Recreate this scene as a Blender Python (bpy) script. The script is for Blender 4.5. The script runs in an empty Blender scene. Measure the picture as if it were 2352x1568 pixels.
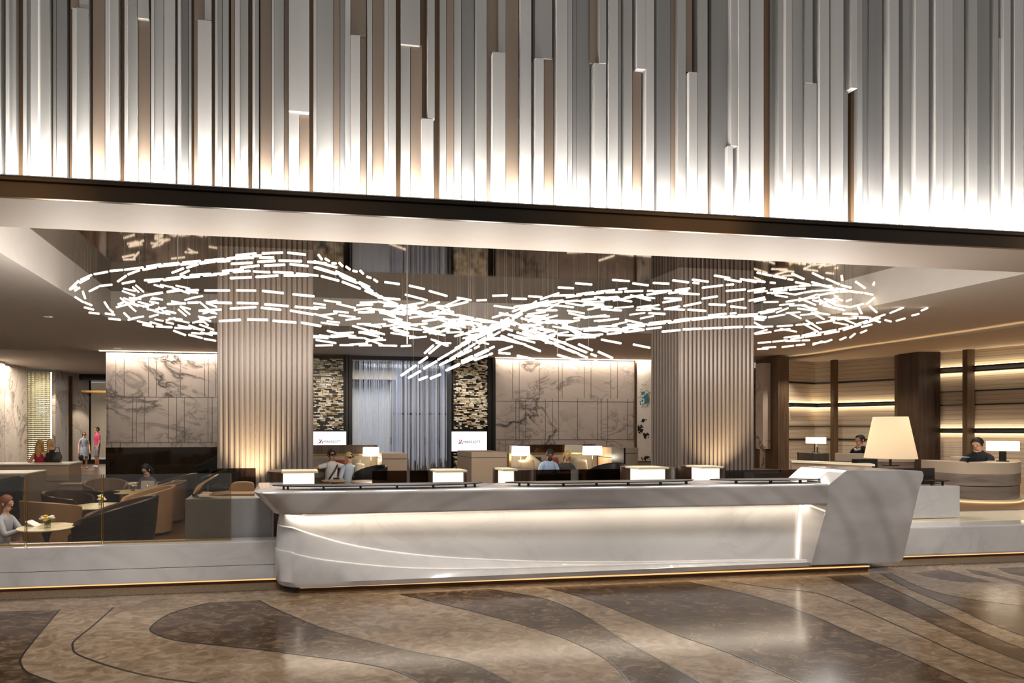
import bpy, bmesh, math, random
from math import sin, cos, pi, radians, sqrt, atan2
from mathutils import Vector, Matrix
S = bpy.context.scene
COL = S.collection
R = random.Random(7)
# ------------------------------------------------------------------ camera
F, CX, CY, H = 1340.0, 852.0, 985.0, 1.75
AN = math.atan(F / (10400 - CX)); SA, CA = sin(AN), cos(AN)
def ray(px, py):
    r = (px - CX) / F
    return (r*CA + SA, -r*SA + CA, -(py - CY)/F)
def at(px, py, Y):
    d = ray(px, py); t = Y / d[1]
    return Vector((d[0]*t, Y, H + d[2]*t))
def att(px, py, t):
    d = ray(px, py)
    return Vector((d[0]*t, d[1]*t, H + d[2]*t))
def atz(px, py, z):
    d = ray(px, py); t = (z - H) / d[2]
    return Vector((d[0]*t, d[1]*t, z))
def proj(p):
    x = p[0]*CA - p[1]*SA; t = p[0]*SA + p[1]*CA
    return (CX + F*x/t, CY - F*(p[2]-H)/t, t)
cam = bpy.data.cameras.new('camera'); co = bpy.data.objects.new('camera', cam); COL.objects.link(co)
cam.sensor_width = 36; cam.lens = F/2352*36; cam.shift_x = (1176-CX)/2352; cam.shift_y = (CY-784)/2352
cam.clip_start = .05; cam.clip_end = 200
co.location = (0, 0, H); co.rotation_euler = (pi/2, 0, -AN)
S.camera = co
vs = S.view_settings; vs.view_transform = 'Standard'; vs.look = 'None'; vs.gamma = 1; vs.use_curve_mapping = False; vs.exposure = 0.0
S.cycles.use_denoising = True
S.cycles.max_bounces = 8; S.cycles.diffuse_bounces = 3; S.cycles.glossy_bounces = 3; S.cycles.transmission_bounces = 4; S.cycles.transparent_max_bounces = 12
S.cycles.caustics_reflective = False; S.cycles.caustics_refractive = False
S.cycles.sample_clamp_indirect = 4.0; S.cycles.sample_clamp_direct = 0
# ------------------------------------------------------------------ materials
def srgb(c):
    if isinstance(c, str):
        c = [int(c[i:i+2], 16)/255 for i in (0, 2, 4)]
    return tuple((v/12.92 if v <= .04045 else ((v+.055)/1.055)**2.4) for v in c)
MATS = {}
def nodes(name):
    m = bpy.data.materials.new(name); m.use_nodes = True
    nt = m.node_tree; nt.nodes.clear()
    o = nt.nodes.new('ShaderNodeOutputMaterial')
    return m, nt, o
def N(nt, typ, **kw):
    n = nt.nodes.new(typ)
    for k, v in kw.items():
        if k in n.inputs: n.inputs[k].default_value = v
        else: setattr(n, k, v)
    return n
def ramp(nt, fac, stops):
    n = nt.nodes.new('ShaderNodeValToRGB')
    e = n.color_ramp.elements
    while len(e) > 1: e.remove(e[-1])
    e[0].position = stops[0][0]; e[0].color = (*stops[0][1], 1)
    for p, c in stops[1:]:
        x = e.new(p); x.color = (*c, 1)
    nt.links.new(fac, n.inputs[0]); return n.outputs[0]
def coords(nt, scale=(1, 1, 1), rot=(0, 0, 0)):
    tc = N(nt, 'ShaderNodeTexCoord'); mp = N(nt, 'ShaderNodeMapping')
    mp.inputs['Scale'].default_value = scale; mp.inputs['Rotation'].default_value = rot
    nt.links.new(tc.outputs['Object'], mp.inputs[0]); return mp.outputs[0]
def pbsdf(nt, o, rough=.5, metal=0., spec=.5, coat=0.):
    b = N(nt, 'ShaderNodeBsdfPrincipled')
    b.inputs['Roughness'].default_value = rough; b.inputs['Metallic'].default_value = metal
    b.inputs['Specular IOR Level'].default_value = spec; b.inputs['Coat Weight'].default_value = coat
    nt.links.new(b.outputs[0], o.inputs[0]); return b
def mat(name, col, rough=.5, metal=0., spec=.5, var=.08, scale=6, stretch=(1, 1, 1), coat=0., bump=0.):
    if name in MATS: return MATS[name]
    m, nt, o = nodes(name); b = pbsdf(nt, o, rough, metal, spec, coat); c = srgb(col)
    n = N(nt, 'ShaderNodeTexNoise'); n.inputs['Scale'].default_value = scale; n.inputs['Detail'].default_value = 4
    nt.links.new(coords(nt, stretch), n.inputs['Vector'])
    lo = tuple(v*(1-var) for v in c); hi = tuple(min(1, v*(1+var)) for v in c)
    nt.links.new(ramp(nt, n.outputs['Fac'], [(.3, lo), (.7, hi)]), b.inputs['Base Color'])
    if bump:
        bp = N(nt, 'ShaderNodeBump'); bp.inputs['Strength'].default_value = bump; bp.inputs['Distance'].default_value = .01
        nt.links.new(n.outputs['Fac'], bp.inputs['Height']); nt.links.new(bp.outputs[0], b.inputs['Normal'])
    MATS[name] = m; return m
def emit(name, col, strength, base=.8):
    if name in MATS: return MATS[name]
    m, nt, o = nodes(name); b = pbsdf(nt, o, .5)
    b.inputs['Base Color'].default_value = (*srgb(col), 1)
    b.inputs['Emission Color'].default_value = (*srgb(col), 1); b.inputs['Emission Strength'].default_value = strength
    MATS[name] = m; return m
def marble(name, base, vein, rough=.15, scale=.9, thick=.035, amount=1., cloud=.12, rot=(0, .5, .3), stretch=(1, 1, 1), coat=0.):
    if name in MATS: return MATS[name]
    m, nt, o = nodes(name); b = pbsdf(nt, o, rough, 0, .5, coat)
    v = coords(nt, stretch, rot); bs = srgb(base); vn = srgb(vein)
    c1 = N(nt, 'ShaderNodeTexNoise'); c1.inputs['Scale'].default_value = scale*1.3; c1.inputs['Detail'].default_value = 5; c1.inputs['Distortion'].default_value = .6
    nt.links.new(v, c1.inputs['Vector'])
    basec = ramp(nt, c1.outputs['Fac'], [(.3, tuple(x*(1-cloud) for x in bs)), (.65, tuple(min(1, x*(1+cloud)) for x in bs))])
    prev = basec
    for k, (s, th, am) in enumerate(((scale, thick, amount), (scale*2.6, thick*.8, amount*.55))):
        n = N(nt, 'ShaderNodeTexNoise'); n.inputs['Scale'].default_value = s; n.inputs['Detail'].default_value = 7; n.inputs['Roughness'].default_value = .58; n.inputs['Distortion'].default_value = 1.1
        mp = N(nt, 'ShaderNodeMapping'); mp.inputs['Location'].default_value = (3.7*k+1.3, 1.1*k, 7.7*k); nt.links.new(v, mp.inputs[0]); nt.links.new(mp.outputs[0], n.inputs['Vector'])
        s1 = N(nt, 'ShaderNodeMath', operation='SUBTRACT'); s1.inputs[1].default_value = .5; nt.links.new(n.outputs['Fac'], s1.inputs[0])
        s2 = N(nt, 'ShaderNodeMath', operation='ABSOLUTE'); nt.links.new(s1.outputs[0], s2.inputs[0])
        rp = ramp(nt, s2.outputs[0], [(0, (am,)*3), (th*.35, (am*.55,)*3), (th, (0, 0, 0))])
        msk = N(nt, 'ShaderNodeTexNoise'); msk.inputs['Scale'].default_value = s*.7; nt.links.new(mp.outputs[0], msk.inputs['Vector'])
        mr = ramp(nt, msk.outputs['Fac'], [(.42, (0, 0, 0)), (.62, (1, 1, 1))])
        mu = N(nt, 'ShaderNodeMath', operation='MULTIPLY'); nt.links.new(rp, mu.inputs[0]); nt.links.new(mr, mu.inputs[1])
        mx = N(nt, 'ShaderNodeMix', data_type='RGBA'); nt.links.new(mu.outputs[0], mx.inputs[0]); nt.links.new(prev, mx.inputs[6]); mx.inputs[7].default_value = (*vn, 1)
        prev = mx.outputs[2]
    nt.links.new(prev, b.inputs['Base Color']); MATS[name] = m; return m
def wood(name, c0, c1, rough=.4, scale=(1, 1, .06), sc=14):
    if name in MATS: return MATS[name]
    m, nt, o = nodes(name); b = pbsdf(nt, o, rough)
    n = N(nt, 'ShaderNodeTexNoise'); n.inputs['Scale'].default_value = sc; n.inputs['Detail'].default_value = 6; n.inputs['Distortion'].default_value = .8
    nt.links.new(coords(nt, scale), n.inputs['Vector'])
    nt.links.new(ramp(nt, n.outputs['Fac'], [(.35, srgb(c0)), (.65, srgb(c1))]), b.inputs['Base Color'])
    MATS[name] = m; return m
def glass(name, tint, refl=.08, rough=.02):
    if name in MATS: return MATS[name]
    m, nt, o = nodes(name)
    tr = N(nt, 'ShaderNodeBsdfTransparent'); tr.inputs[0].default_value = (*tint, 1)
    gl = N(nt, 'ShaderNodeBsdfGlossy'); gl.inputs['Roughness'].default_value = rough; gl.inputs[0].default_value = (.9, .9, .9, 1)
    lw = N(nt, 'ShaderNodeLayerWeight'); lw.inputs[0].default_value = .25
    mm = N(nt, 'ShaderNodeMath', operation='MULTIPLY_ADD'); mm.inputs[1].default_value = .5; mm.inputs[2].default_value = refl
    nt.links.new(lw.outputs['Fresnel'], mm.inputs[0])
    mx = N(nt, 'ShaderNodeMixShader'); nt.links.new(mm.outputs[0], mx.inputs[0]); nt.links.new(tr.outputs[0], mx.inputs[1]); nt.links.new(gl.outputs[0], mx.inputs[2])
    nt.links.new(mx.outputs[0], o.inputs[0]); MATS[name] = m; return m
# ------------------------------------------------------------------ mesh building
class MB:
    def __init__(s): s.v = []; s.f = []; s.m = []; s.mi = 0
    def add(s, vs, fs):
        b = len(s.v); s.v += [tuple(p) for p in vs]
        for f in fs: s.f.append([b+i for i in f]); s.m.append(s.mi)
        return s
    def box(s, x0, x1, y0, y1, z0, z1):
        return s.add([(x, y, z) for z in (z0, z1) for y in (y0, y1) for x in (x0, x1)],
            [(0, 2, 3, 1), (4, 5, 7, 6), (0, 1, 5, 4), (2, 6, 7, 3), (0, 4, 6, 2), (1, 3, 7, 5)])
    def cbox(s, c, sx, sy, sz, M=None):
        M = M or Matrix.Identity(3)
        vs = [Vector(c) + M @ Vector((x*sx/2, y*sy/2, z*sz/2)) for z in (-1, 1) for y in (-1, 1) for x in (-1, 1)]
        return s.add(vs, [(0, 2, 3, 1), (4, 5, 7, 6), (0, 1, 5, 4), (2, 6, 7, 3), (0, 4, 6, 2), (1, 3, 7, 5)])
    def tube(s, pts, r, n=8, caps=True):
        pts = [Vector(p) for p in pts]; rr = r if isinstance(r, (list, tuple)) else [r]*len(pts)
        rings = []; up = None
        for i, p in enumerate(pts):
            d = (pts[min(i+1, len(pts)-1)] - pts[max(i-1, 0)]).normalized()
            if up is None: up = d.orthogonal().normalized()
            up = (up - d*up.dot(d)).normalized(); w = d.cross(up)
            rings.append([p + (up*cos(2*pi*k/n) + w*sin(2*pi*k/n))*rr[i] for k in range(n)])
        vs = [q for ring in rings for q in ring]; fs = []
        for i in range(len(pts)-1):
            for k in range(n):
                fs.append((i*n+k, i*n+(k+1) % n, (i+1)*n+(k+1) % n, (i+1)*n+k))
        if caps: fs.append(tuple(range(n))[::-1]); fs.append(tuple((len(pts)-1)*n+k for k in range(n)))
        return s.add(vs, fs)
    def lathe(s, c, prof, n=32, sx=1, sy=1):
        c = Vector(c); vs = []; fs = []
        for r, z in prof:
            for k in range(n): vs.append(c + Vector((r*sx*cos(2*pi*k/n), r*sy*sin(2*pi*k/n), z)))
        for i in range(len(prof)-1):
            for k in range(n): fs.append((i*n+k, i*n+(k+1) % n, (i+1)*n+(k+1) % n, (i+1)*n+k))
        if prof[0][0] > 1e-5: fs.append(tuple(range(n))[::-1])
        if prof[-1][0] > 1e-5: fs.append(tuple((len(prof)-1)*n+k for k in range(n)))
        return s.add(vs, fs)
    def prism(s, poly, vec):
        a = [Vector(p) for p in poly]; n = len(a); v = Vector(vec)
        return s.add(a + [p+v for p in a], [tuple(range(n)), tuple(range(2*n-1, n-1, -1))] + [(i, i+n, (i+1) % n + n, (i+1) % n) for i in range(n)])
    def grid(s, rows, closed=False):
        m = len(rows[0]); vs = [p for r in rows for p in r]; fs = []
        for i in range(len(rows)-1):
            for k in range(m - (0 if closed else 1)):
                fs.append((i*m+k, i*m+(k+1) % m, (i+1)*m+(k+1) % m, (i+1)*m+k))
        return s.add(vs, fs)
    def ball(s, c, rx, ry=None, rz=None, n=12, m=8, M=None):
        ry = ry or rx; rz = rz or rx; M = M or Matrix.Identity(3); c = Vector(c); vs = []; fs = []
        vs.append(c + M @ Vector((0, 0, -rz)))
        for i in range(1, m):
            a = -pi/2 + pi*i/m
            for k in range(n): vs.append(c + M @ Vector((rx*cos(a)*cos(2*pi*k/n), ry*cos(a)*sin(2*pi*k/n), rz*sin(a))))
        vs.append(c + M @ Vector((0, 0, rz))); t = len(vs)-1
        for k in range(n):
            fs.append((0, 1+(k+1) % n, 1+k)); fs.append((t, t-n+k, t-n+(k+1) % n))
        for i in range(m-2):
            for k in range(n):
                a = 1+i*n; fs.append((a+k, a+(k+1) % n, a+n+(k+1) % n, a+n+k))
        return s.add(vs, fs)
    def build(s, name, m, parent=None, smooth=False, bevel=0, recalc=True):
        me = bpy.data.meshes.new(name); 
        off = Vector(parent_loc(parent)) if parent else Vector((0, 0, 0))
        if parent is not None and parent.get('_local'): off = Vector((0, 0, 0))
        bm = bmesh.new(); vv = [bm.verts.new(Vector(p)-off) for p in s.v]
        for f, mi in zip(s.f, s.m):
            try:
                q = bm.faces.new([vv[i] for i in f]); q.material_index = mi
            except ValueError: pass
        if recalc: bmesh.ops.recalc_face_normals(bm, faces=bm.faces[:])
        if bevel:
            es = [e for e in bm.edges if len(e.link_faces) == 2 and e.calc_face_angle(0) > .6]
            bmesh.ops.bevel(bm, geom=es, offset=bevel, segments=2, profile=.7, affect='EDGES', clamp_overlap=True)
        bm.to_mesh(me); bm.free()
        for x in (m if isinstance(m, (list, tuple)) else [m]): me.materials.append(x)
        if smooth:
            me.polygons.foreach_set('use_smooth', [True]*len(me.polygons))
            try: me.set_sharp_from_angle(angle=radians(38))
            except Exception: pass
        o = bpy.data.objects.new(name, me); COL.objects.link(o)
        if parent is not None: o.parent = parent
        return o
def parent_loc(p):
    l = Vector((0, 0, 0))
    while p is not None: l = l + p.location; p = p.parent
    return l
def thing(name, label, cat, loc=(0, 0, 0), group=None, rz=0, local=False):
    o = bpy.data.objects.new(name, None); COL.objects.link(o); o.empty_display_size = .1
    o.location = loc; o.rotation_euler = (0, 0, rz); o['label'] = label; o['category'] = cat
    if group: o['group'] = group
    if local or rz: o['_local'] = 1
    return o
def tag(o, label, cat, group=None, kind=None):
    o['label'] = label; o['category'] = cat
    if group: o['group'] = group
    if kind: o['kind'] = kind
    return o
def struct(o): o['kind'] = 'structure'; return o
def copy_tree(o, parent=None):
    c = o.copy(); COL.objects.link(c)
    if parent is not None: c.parent = parent
    for ch in list(o.children): copy_tree(ch, c)
    return c
def interp(curve, x):
    if x <= curve[0][0]: return curve[0][1]
    for (x0, y0), (x1, y1) in zip(curve, curve[1:]):
        if x <= x1: return y0 + (y1-y0)*(x-x0)/(x1-x0)
    return curve[-1][1]
def smoothline(pts, n=6):
    out = []; P = [Vector(p) for p in pts]
    for i in range(len(P)-1):
        p0 = P[max(i-1, 0)]; p1 = P[i]; p2 = P[i+1]; p3 = P[min(i+2, len(P)-1)]
        for k in range(n):
            t = k/n
            out.append(.5*((2*p1) + (-p0+p2)*t + (2*p0-5*p1+4*p2-p3)*t*t + (-p0+3*p1-3*p2+p3)*t**3))
    out.append(P[-1]); return out
def smooth2(pts, n=6): return [(p.x, p.y) for p in smoothline([(a, b, 0) for a, b in pts], n)]
def text_mesh(body, size, extrude=.001):
    cu = bpy.data.curves.new('lettering', 'FONT'); cu.body = body; cu.size = size; cu.extrude = extrude; cu.align_x = 'LEFT'; cu.align_y = 'BOTTOM_BASELINE'; cu.resolution_u = 3
    o = bpy.data.objects.new('lettering', cu); COL.objects.link(o)
    dg = bpy.context.evaluated_depsgraph_get(); me = bpy.data.meshes.new_from_object(o.evaluated_get(dg))
    bpy.data.objects.remove(o); bpy.data.curves.remove(cu)
    bm = bmesh.new()                       # heavier strokes: the same outline laid side by side
    for k in range(4):
        n0 = len(bm.verts); bm.from_mesh(me); bm.verts.ensure_lookup_table()
        for v in bm.verts[n0:]: v.co.x += (k % 2-.5)*.03*size; v.co.y += (k//2-.5)*.03*size; v.co.z += k*.0002
    bm.to_mesh(me); bm.free(); return me
def area(name, loc, rot, sx, sy, power, col=(1, .9, .78), spread=pi):
    l = bpy.data.lights.new(name, 'AREA'); l.shape = 'RECTANGLE'; l.size = sx; l.size_y = sy; l.energy = power; l.color = col; l.spread = spread
    o = bpy.data.objects.new(name, l); COL.objects.link(o); o.location = loc; o.rotation_euler = rot; return o
def spot(name, loc, target, power, angle=60, blend=.6, col=(1, .9, .78), rad=.04):
    l = bpy.data.lights.new(name, 'SPOT'); l.energy = power; l.spot_size = radians(angle); l.spot_blend = blend; l.color = col; l.shadow_soft_size = rad
    o = bpy.data.objects.new(name, l); COL.objects.link(o); o.location = loc
    o.rotation_euler = (Vector(target)-Vector(loc)).to_track_quat('-Z', 'Y').to_euler(); return o
def point(name, loc, power, col=(1, .88, .74), rad=.05):
    l = bpy.data.lights.new(name, 'POINT'); l.energy = power; l.color = col; l.shadow_soft_size = rad
    o = bpy.data.objects.new(name, l); COL.objects.link(o); o.location = loc; return o
# common materials
M_WHITE = marble('white_marble', 'c9c6c4', 'a7a3a3', .12, .55, .10, .6, .05, (0, .7, .2), (1, 1, 1.6), .3)
def swirl(name):
    m, nt, o = nodes(name); b = pbsdf(nt, o, .12, 0, .5, .3)
    v = coords(nt, (1.1, .3, 2.3), (0, .6, 0))
    wv = N(nt, 'ShaderNodeTexWave', wave_type='RINGS', rings_direction='Y'); wv.inputs['Scale'].default_value = .55; wv.inputs['Distortion'].default_value = 3.2; wv.inputs['Detail'].default_value = 1.5; wv.inputs['Detail Scale'].default_value = .7; nt.links.new(v, wv.inputs['Vector'])
    n = N(nt, 'ShaderNodeTexNoise'); n.inputs['Scale'].default_value = 1.1; n.inputs['Detail'].default_value = 4; nt.links.new(v, n.inputs['Vector'])
    c1 = ramp(nt, wv.outputs['Fac'], [(.0, srgb('bab7b6')), (.22, srgb('c6c3c1')), (.5, srgb('cbc8c6')), (1, srgb('c9c6c5'))])
    c2 = ramp(nt, n.outputs['Fac'], [(.35, srgb('e2dfde')), (.65, srgb('ffffff'))])
    mx = N(nt, 'ShaderNodeMix', data_type='RGBA', blend_type='MULTIPLY'); mx.inputs[0].default_value = 1; nt.links.new(c1, mx.inputs[6]); nt.links.new(c2, mx.inputs[7]); nt.links.new(mx.outputs[2], b.inputs['Base Color'])
    MATS[name] = m; return m
M_SWIRL = swirl('swirl_white_marble')
M_CEIL = mat('ceiling_plaster', 'cfc6bd', .8, var=.02)
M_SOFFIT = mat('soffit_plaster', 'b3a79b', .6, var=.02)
M_BRONZE = mat('bronze_metal', '6b5238', .28, .9, var=.15, scale=3, stretch=(.2, 1, 1))
_m, _nt, _o = nodes('dark_bronze_band'); _b = pbsdf(_nt, _o, .3, .8); _n = N(_nt, 'ShaderNodeTexNoise'); _n.inputs['Scale'].default_value = .55; _n.inputs['Detail'].default_value = 1
_nt.links.new(coords(_nt, (.6, .1, .1)), _n.inputs['Vector']); _nt.links.new(ramp(_nt, _n.outputs['Fac'], [(.38, srgb('25211e')), (.52, srgb('4a3a2b')), (.62, srgb('8a6844'))]), _b.inputs['Base Color']); M_BAND = _m  # broad brown patches paint reflections into the band colour
M_GOLD = mat('gold_trim', 'b08a52', .3, .9)
M_BLACK = mat('black_leather', '1c1917', .35, 0, .5)
M_DBROWN = mat('dark_brown_leather', '3a2a20', .3)
M_TAN = mat('tan_leather', '88694a', .42)
M_DWOOD = wood('dark_wood', '2e221a', '4a3628', .3)
M_MWOOD = wood('brown_wood', '4a3624', '664c34', .4)
M_BEIGE = mat('beige_panel', 'a58f78', .5, var=.03)
M_LBEIGE = mat('light_beige_panel', 'c3b19a', .45, var=.03)
M_CREAM = mat('cream_stone', 'e6d9bc', .25, var=.05)
M_DMETAL = mat('dark_metal', '35302c', .35, .7)
M_STEEL = mat('brushed_steel', 'a8a6a2', .35, .9)
M_BLACKGL = mat('black_gloss', '0c0b0a', .08)
M_LED = emit('warm_led', 'ffdca8', 8)
M_FLED = emit('floor_led', 'ffc98a', 1.0)
M_LEDW = emit('white_led', 'fff2dc', 16)
M_SHADE = emit('lit_lamp_shade', 'fff0d2', 2.6)
M_FABRIC = mat('grey_woven_fabric', '8d8273', .9, var=.2, scale=40, stretch=(.3, 1, 3), bump=.3)
# ================================================================== SETTING
ZC, ZM = 4.155, 4.80          # lounge ceiling, mirror in the recess
YB0, YB1 = 6.5, 7.478         # bulkhead soffit front and back
RX0, RX1, RY1 = -3.9, 11.3, 13.57
# ---- floor
def marble_floor(name, c0, c1, c2, rough=.16):
    m, nt, o = nodes(name); b = pbsdf(nt, o, rough, 0, .24)
    v = coords(nt, (1, 1.5, 1), (0, 0, .25))
    n = N(nt, 'ShaderNodeTexNoise'); n.inputs['Scale'].default_value = 5.5; n.inputs['Detail'].default_value = 9; n.inputs['Roughness'].default_value = .68; n.inputs['Distortion'].default_value = 1.4
    n2 = N(nt, 'ShaderNodeTexNoise'); n2.inputs['Scale'].default_value = .8; n2.inputs['Detail'].default_value = 3
    nt.links.new(v, n.inputs['Vector']); nt.links.new(v, n2.inputs['Vector'])
    ad = N(nt, 'ShaderNodeMath', operation='MULTIPLY_ADD'); ad.inputs[1].default_value = .35; nt.links.new(n2.outputs['Fac'], ad.inputs[0]); 
    sb = N(nt, 'ShaderNodeMath', operation='SUBTRACT'); sb.inputs[1].default_value = .175; nt.links.new(n.outputs['Fac'], sb.inputs[0]); nt.links.new(sb.outputs[0], ad.inputs[2])
    nt.links.new(ramp(nt, ad.outputs[0], [(.32, srgb(c0)), (.5, srgb(c1)), (.68, srgb(c2))]), b.inputs['Base Color'])
    MATS[name] = m; return m
M_FL = marble_floor('beige_floor_marble', '65523f', '88725b', 'a3907a')
M_FD = marble_floor('brown_floor_marble', '2c1e15', '4d3a2a', '786350')
M_LINE = mat('black_inlay', '1a1714', .2)
fl = struct(MB().box(-16, 24, -4, 6.72, -.2, 0).build('floor', M_FL))
FLW = wood('lounge_wood_floor', '3b281a', '5c4129', .3, (.12, 1, 1), 9)
struct(MB().box(-16, 7.5, 6.72, 34, -.2, -.0).build('floor_lounge', FLW))
FLR = wood('raised_wood_floor', '6b4d33', '8d6a47', .35, (.12, 1, 1), 7)
L = {}
L[1] = [(137,1399),(82,1465),(50,1507),(48,1525),(65,1545),(125,1567),(180,1585)]
L[2] = [(261,1394),(215,1435),(172,1470),(167,1485),(175,1500),(215,1517),(280,1537),(360,1555),(460,1569),(560,1585)]
L[3] = [(483,1383),(400,1405),(360,1427),(345,1444),(355,1454),(390,1467),(450,1476),(585,1490),(700,1504),(825,1521),(900,1537),(945,1555),(970,1568),(990,1585)]
L[4] = [(595,1378),(627,1395),(690,1422),(755,1447),(850,1472),(950,1496),(1050,1515),(1110,1535),(1172,1567),(1200,1585)]
L[5] = [(920,1364),(1030,1390),(1100,1407),(1176,1427),(1236,1445),(1296,1465),(1356,1492),(1396,1516),(1421,1537),(1446,1568),(1455,1585)]
L[6] = [(1120,1352),(1176,1361),(1236,1371),(1286,1387),(1336,1410),(1386,1440),(1436,1472),(1496,1505),(1551,1535),(1611,1568),(1640,1585)]
L[7] = [(1248,1348),(1306,1362),(1376,1385),(1456,1417),(1556,1457),(1656,1492),(1751,1530),(1841,1568),(1880,1585)]
L[8] = [(1576,1335),(1651,1350),(1726,1367),(1801,1389),(1876,1417),(1976,1462),(2076,1502),(2221,1568),(2260,1585)]
L[9] = [(1656,1333),(1776,1350),(1866,1360),(1936,1382),(2026,1420),(2126,1465),(2226,1510),(2352,1557),(2420,1585)]
L[10] = [(1898,1322),(1976,1357),(2096,1410),(2226,1470),(2352,1520),(2420,1548)]
L[11] = [(1971,1319),(2051,1352),(2176,1412),(2276,1460),(2352,1490),(2420,1520)]
L[12] = [(2021,1316),(2096,1355),(2201,1397),(2276,1432),(2352,1460),(2420,1486)]
L[13] = [(2046,1316),(2126,1352),(2226,1375),(2352,1391),(2420,1398)]
LS = {k: smooth2(v, 5) for k, v in L.items()}
mb = MB()
def flat(poly, z): mb.add([atz(x, y, z) for x, y in poly], [tuple(range(len(poly)))])
LW_ = {}
for k, c in LS.items():
    P = [atz(x, y, .0012) for x, y in c]; d = (P[-1]-P[-4]).normalized()
    if d.y < 0 and k > 2: P += [P[-1]+d*q+Vector((.12*q, 0, 0)) for q in (.5, 1, 2, 3.2)]
    LW_[k] = P
def band(a, b):
    # strip between two curves, resampled
    A, B = LW_[a], LW_[b]; n = 60
    def rs(c, t):
        u = t*(len(c)-1); i = min(int(u), len(c)-2); return c[i].lerp(c[i+1], u-i)
    mb.grid([[rs(A, k/n) for k in range(n+1)], [rs(B, k/n) for k in range(n+1)]])
for a, b in ((3, 4), (5, 6), (7, 8), (10, 11), (12, 13)): band(a, b)
flat([(-80,1407),(60,1402),(135,1401),(82,1465),(50,1507),(48,1525),(65,1545),(125,1567),(180,1585),(-80,1585)], .0012)  # dark corner patch paints the ledge's reflection onto the floor
flat(smooth2([(2101,1315),(2171,1309),(2226,1323),(2276,1335),(2226,1336),(2150,1328),(2101,1315)], 4)[:-1], .0012)
flat([(2216,1306),(2250,1310),(2300,1322),(2352,1335),(2352,1345),(2290,1326),(2240,1318)], .0012)
flat([(2290,1304),(2352,1302),(2420,1302),(2420,1330),(2352,1322),(2310,1314)], .0012)
mb.build('dark_inlay_and_reflection', M_FD, fl)
mb = MB()
for k, c in LW_.items():
    P = [Vector((q.x, q.y, .0022)) for q in c]; a = []; b = []
    for i, p in enumerate(P):
        d = (P[min(i+1, len(P)-1)]-P[max(i-1, 0)]).normalized(); w = Vector((-d.y, d.x, 0))*.008
        a.append(p+w); b.append(p-w)
    mb.grid([a, b])
mb.build('inlay_line', M_LINE, fl)
# pebble strip with hidden light along the plinth foot
M_PEB = mat('pebble_gravel', '6b5b48', .5, var=.5, scale=60, bump=.8)
struct(MB().box(-14, 22, 6.42, 6.72, 0, .012).build('trim_1', M_PEB))
# ---- plinth (low white wall) left and right
def plinth(x0, x1, tagname):
    m = MB(); z0, z1, z2 = .07, .225, .485
    m.box(x0, x1, 6.66, 6.95, z0, z1); m.box(x0, x1, 6.655, 6.95, z1+.004, z2)
    o = m.build('low_wall', M_WHITE, None, False, .006)
    MB().box(x0, x1, 6.72, 6.95, 0, z0).build('kick_plate', M_BRONZE, o)
    MB().box(x0, x1, 6.70, 6.715, .045, .056).build('light_strip', M_FLED, o)
    return o
pl = plinth(-14, -.13, 'l'); tag(pl, 'long low white marble wall under the clear glass panels', 'low wall')
m = MB(); m.box(7.85, 24, 6.66, 7.9, .07, .445)
o = m.build('low_wall', M_WHITE, None, False, .02); tag(o, 'white marble edge of the raised reception floor beside counter', 'low wall')
MB().box(7.85, 24, 6.72, 7.9, 0, .07).build('kick_plate', M_BRONZE, o)
MB().box(7.85, 24, 6.70, 6.715, .045, .056).build('light_strip', M_FLED, o)
struct(MB().box(7.5, 24, 7.9, 24, -.2, .445).build('floor_reception', FLR))
o = MB().box(7.9, 24, 7.0, 7.8, .4452, .449).build('floor_inlay', M_CREAM); o['kind'] = 'structure'
# ---- bulkhead: soffit and dark band
mb = MB(); mb.box(-16, 26, YB0+.05, YB1, ZC, ZC+.18); sof = struct(mb.build('ceiling_soffit', M_SOFFIT))
mb = MB(); mb.box(-16, 26, YB0, YB0+.05, ZC-.0, ZC+.165); mb.box(-16, 26, YB0-.03, YB0+.05, ZC+.165, ZC+.205)
band_o = struct(mb.build('trim_2', M_BAND, None, False, .006))
MB().box(-16, 26, YB0-.035, YB0+.2, ZC+.205, ZC+.216).build('ledge', M_STEEL, band_o)
MB().box(-16, 26, 6.8, YB1, ZC+.18, ZM+.1).build('bulkhead_back', M_SOFFIT, sof)
# ---- lounge ceiling round the mirror recess
mb = MB(); z1 = ZC+.12
mb.box(-18, RX0, YB1, 19.0, ZC, z1); mb.box(RX1, 26, YB1, 19.0, ZC, z1); mb.box(RX0, RX1, RY1, 19.0, ZC, z1)
mb.box(RX0-.1, RX0, YB1, RY1+.1, z1, ZM+.05); mb.box(RX1, RX1+.1, YB1, RY1+.1, z1, ZM+.05); mb.box(RX0, RX1, RY1, RY1+.1, z1, ZM+.05)
ce = struct(mb.build('ceiling', M_CEIL))
m, nt, oo = nodes('bronze_mirror'); b = pbsdf(nt, oo, .06, 1.0)
n = N(nt, 'ShaderNodeTexNoise'); n.inputs['Scale'].default_value = 1.5; nt.links.new(coords(nt), n.inputs['Vector'])
nt.links.new(ramp(nt, n.outputs['Fac'], [(.3, srgb('7a6a5a')), (.7, srgb('857462'))]), b.inputs['Base Color']); MATS['bronze_mirror'] = m
MB().box(RX0, RX1, YB1, RY1, ZM, ZM+.04).build('mirror', m, ce)
for px, py in ((112, 727), (270, 799)):
    p = atz(px, py, ZC); MB().box(p.x-.1, p.x+.1, p.y-.06, p.y+.06, ZC-.004, ZC+.002).build('downlight_slit', M_BLACKGL, ce)  # dark slits of ceiling downlights
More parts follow.
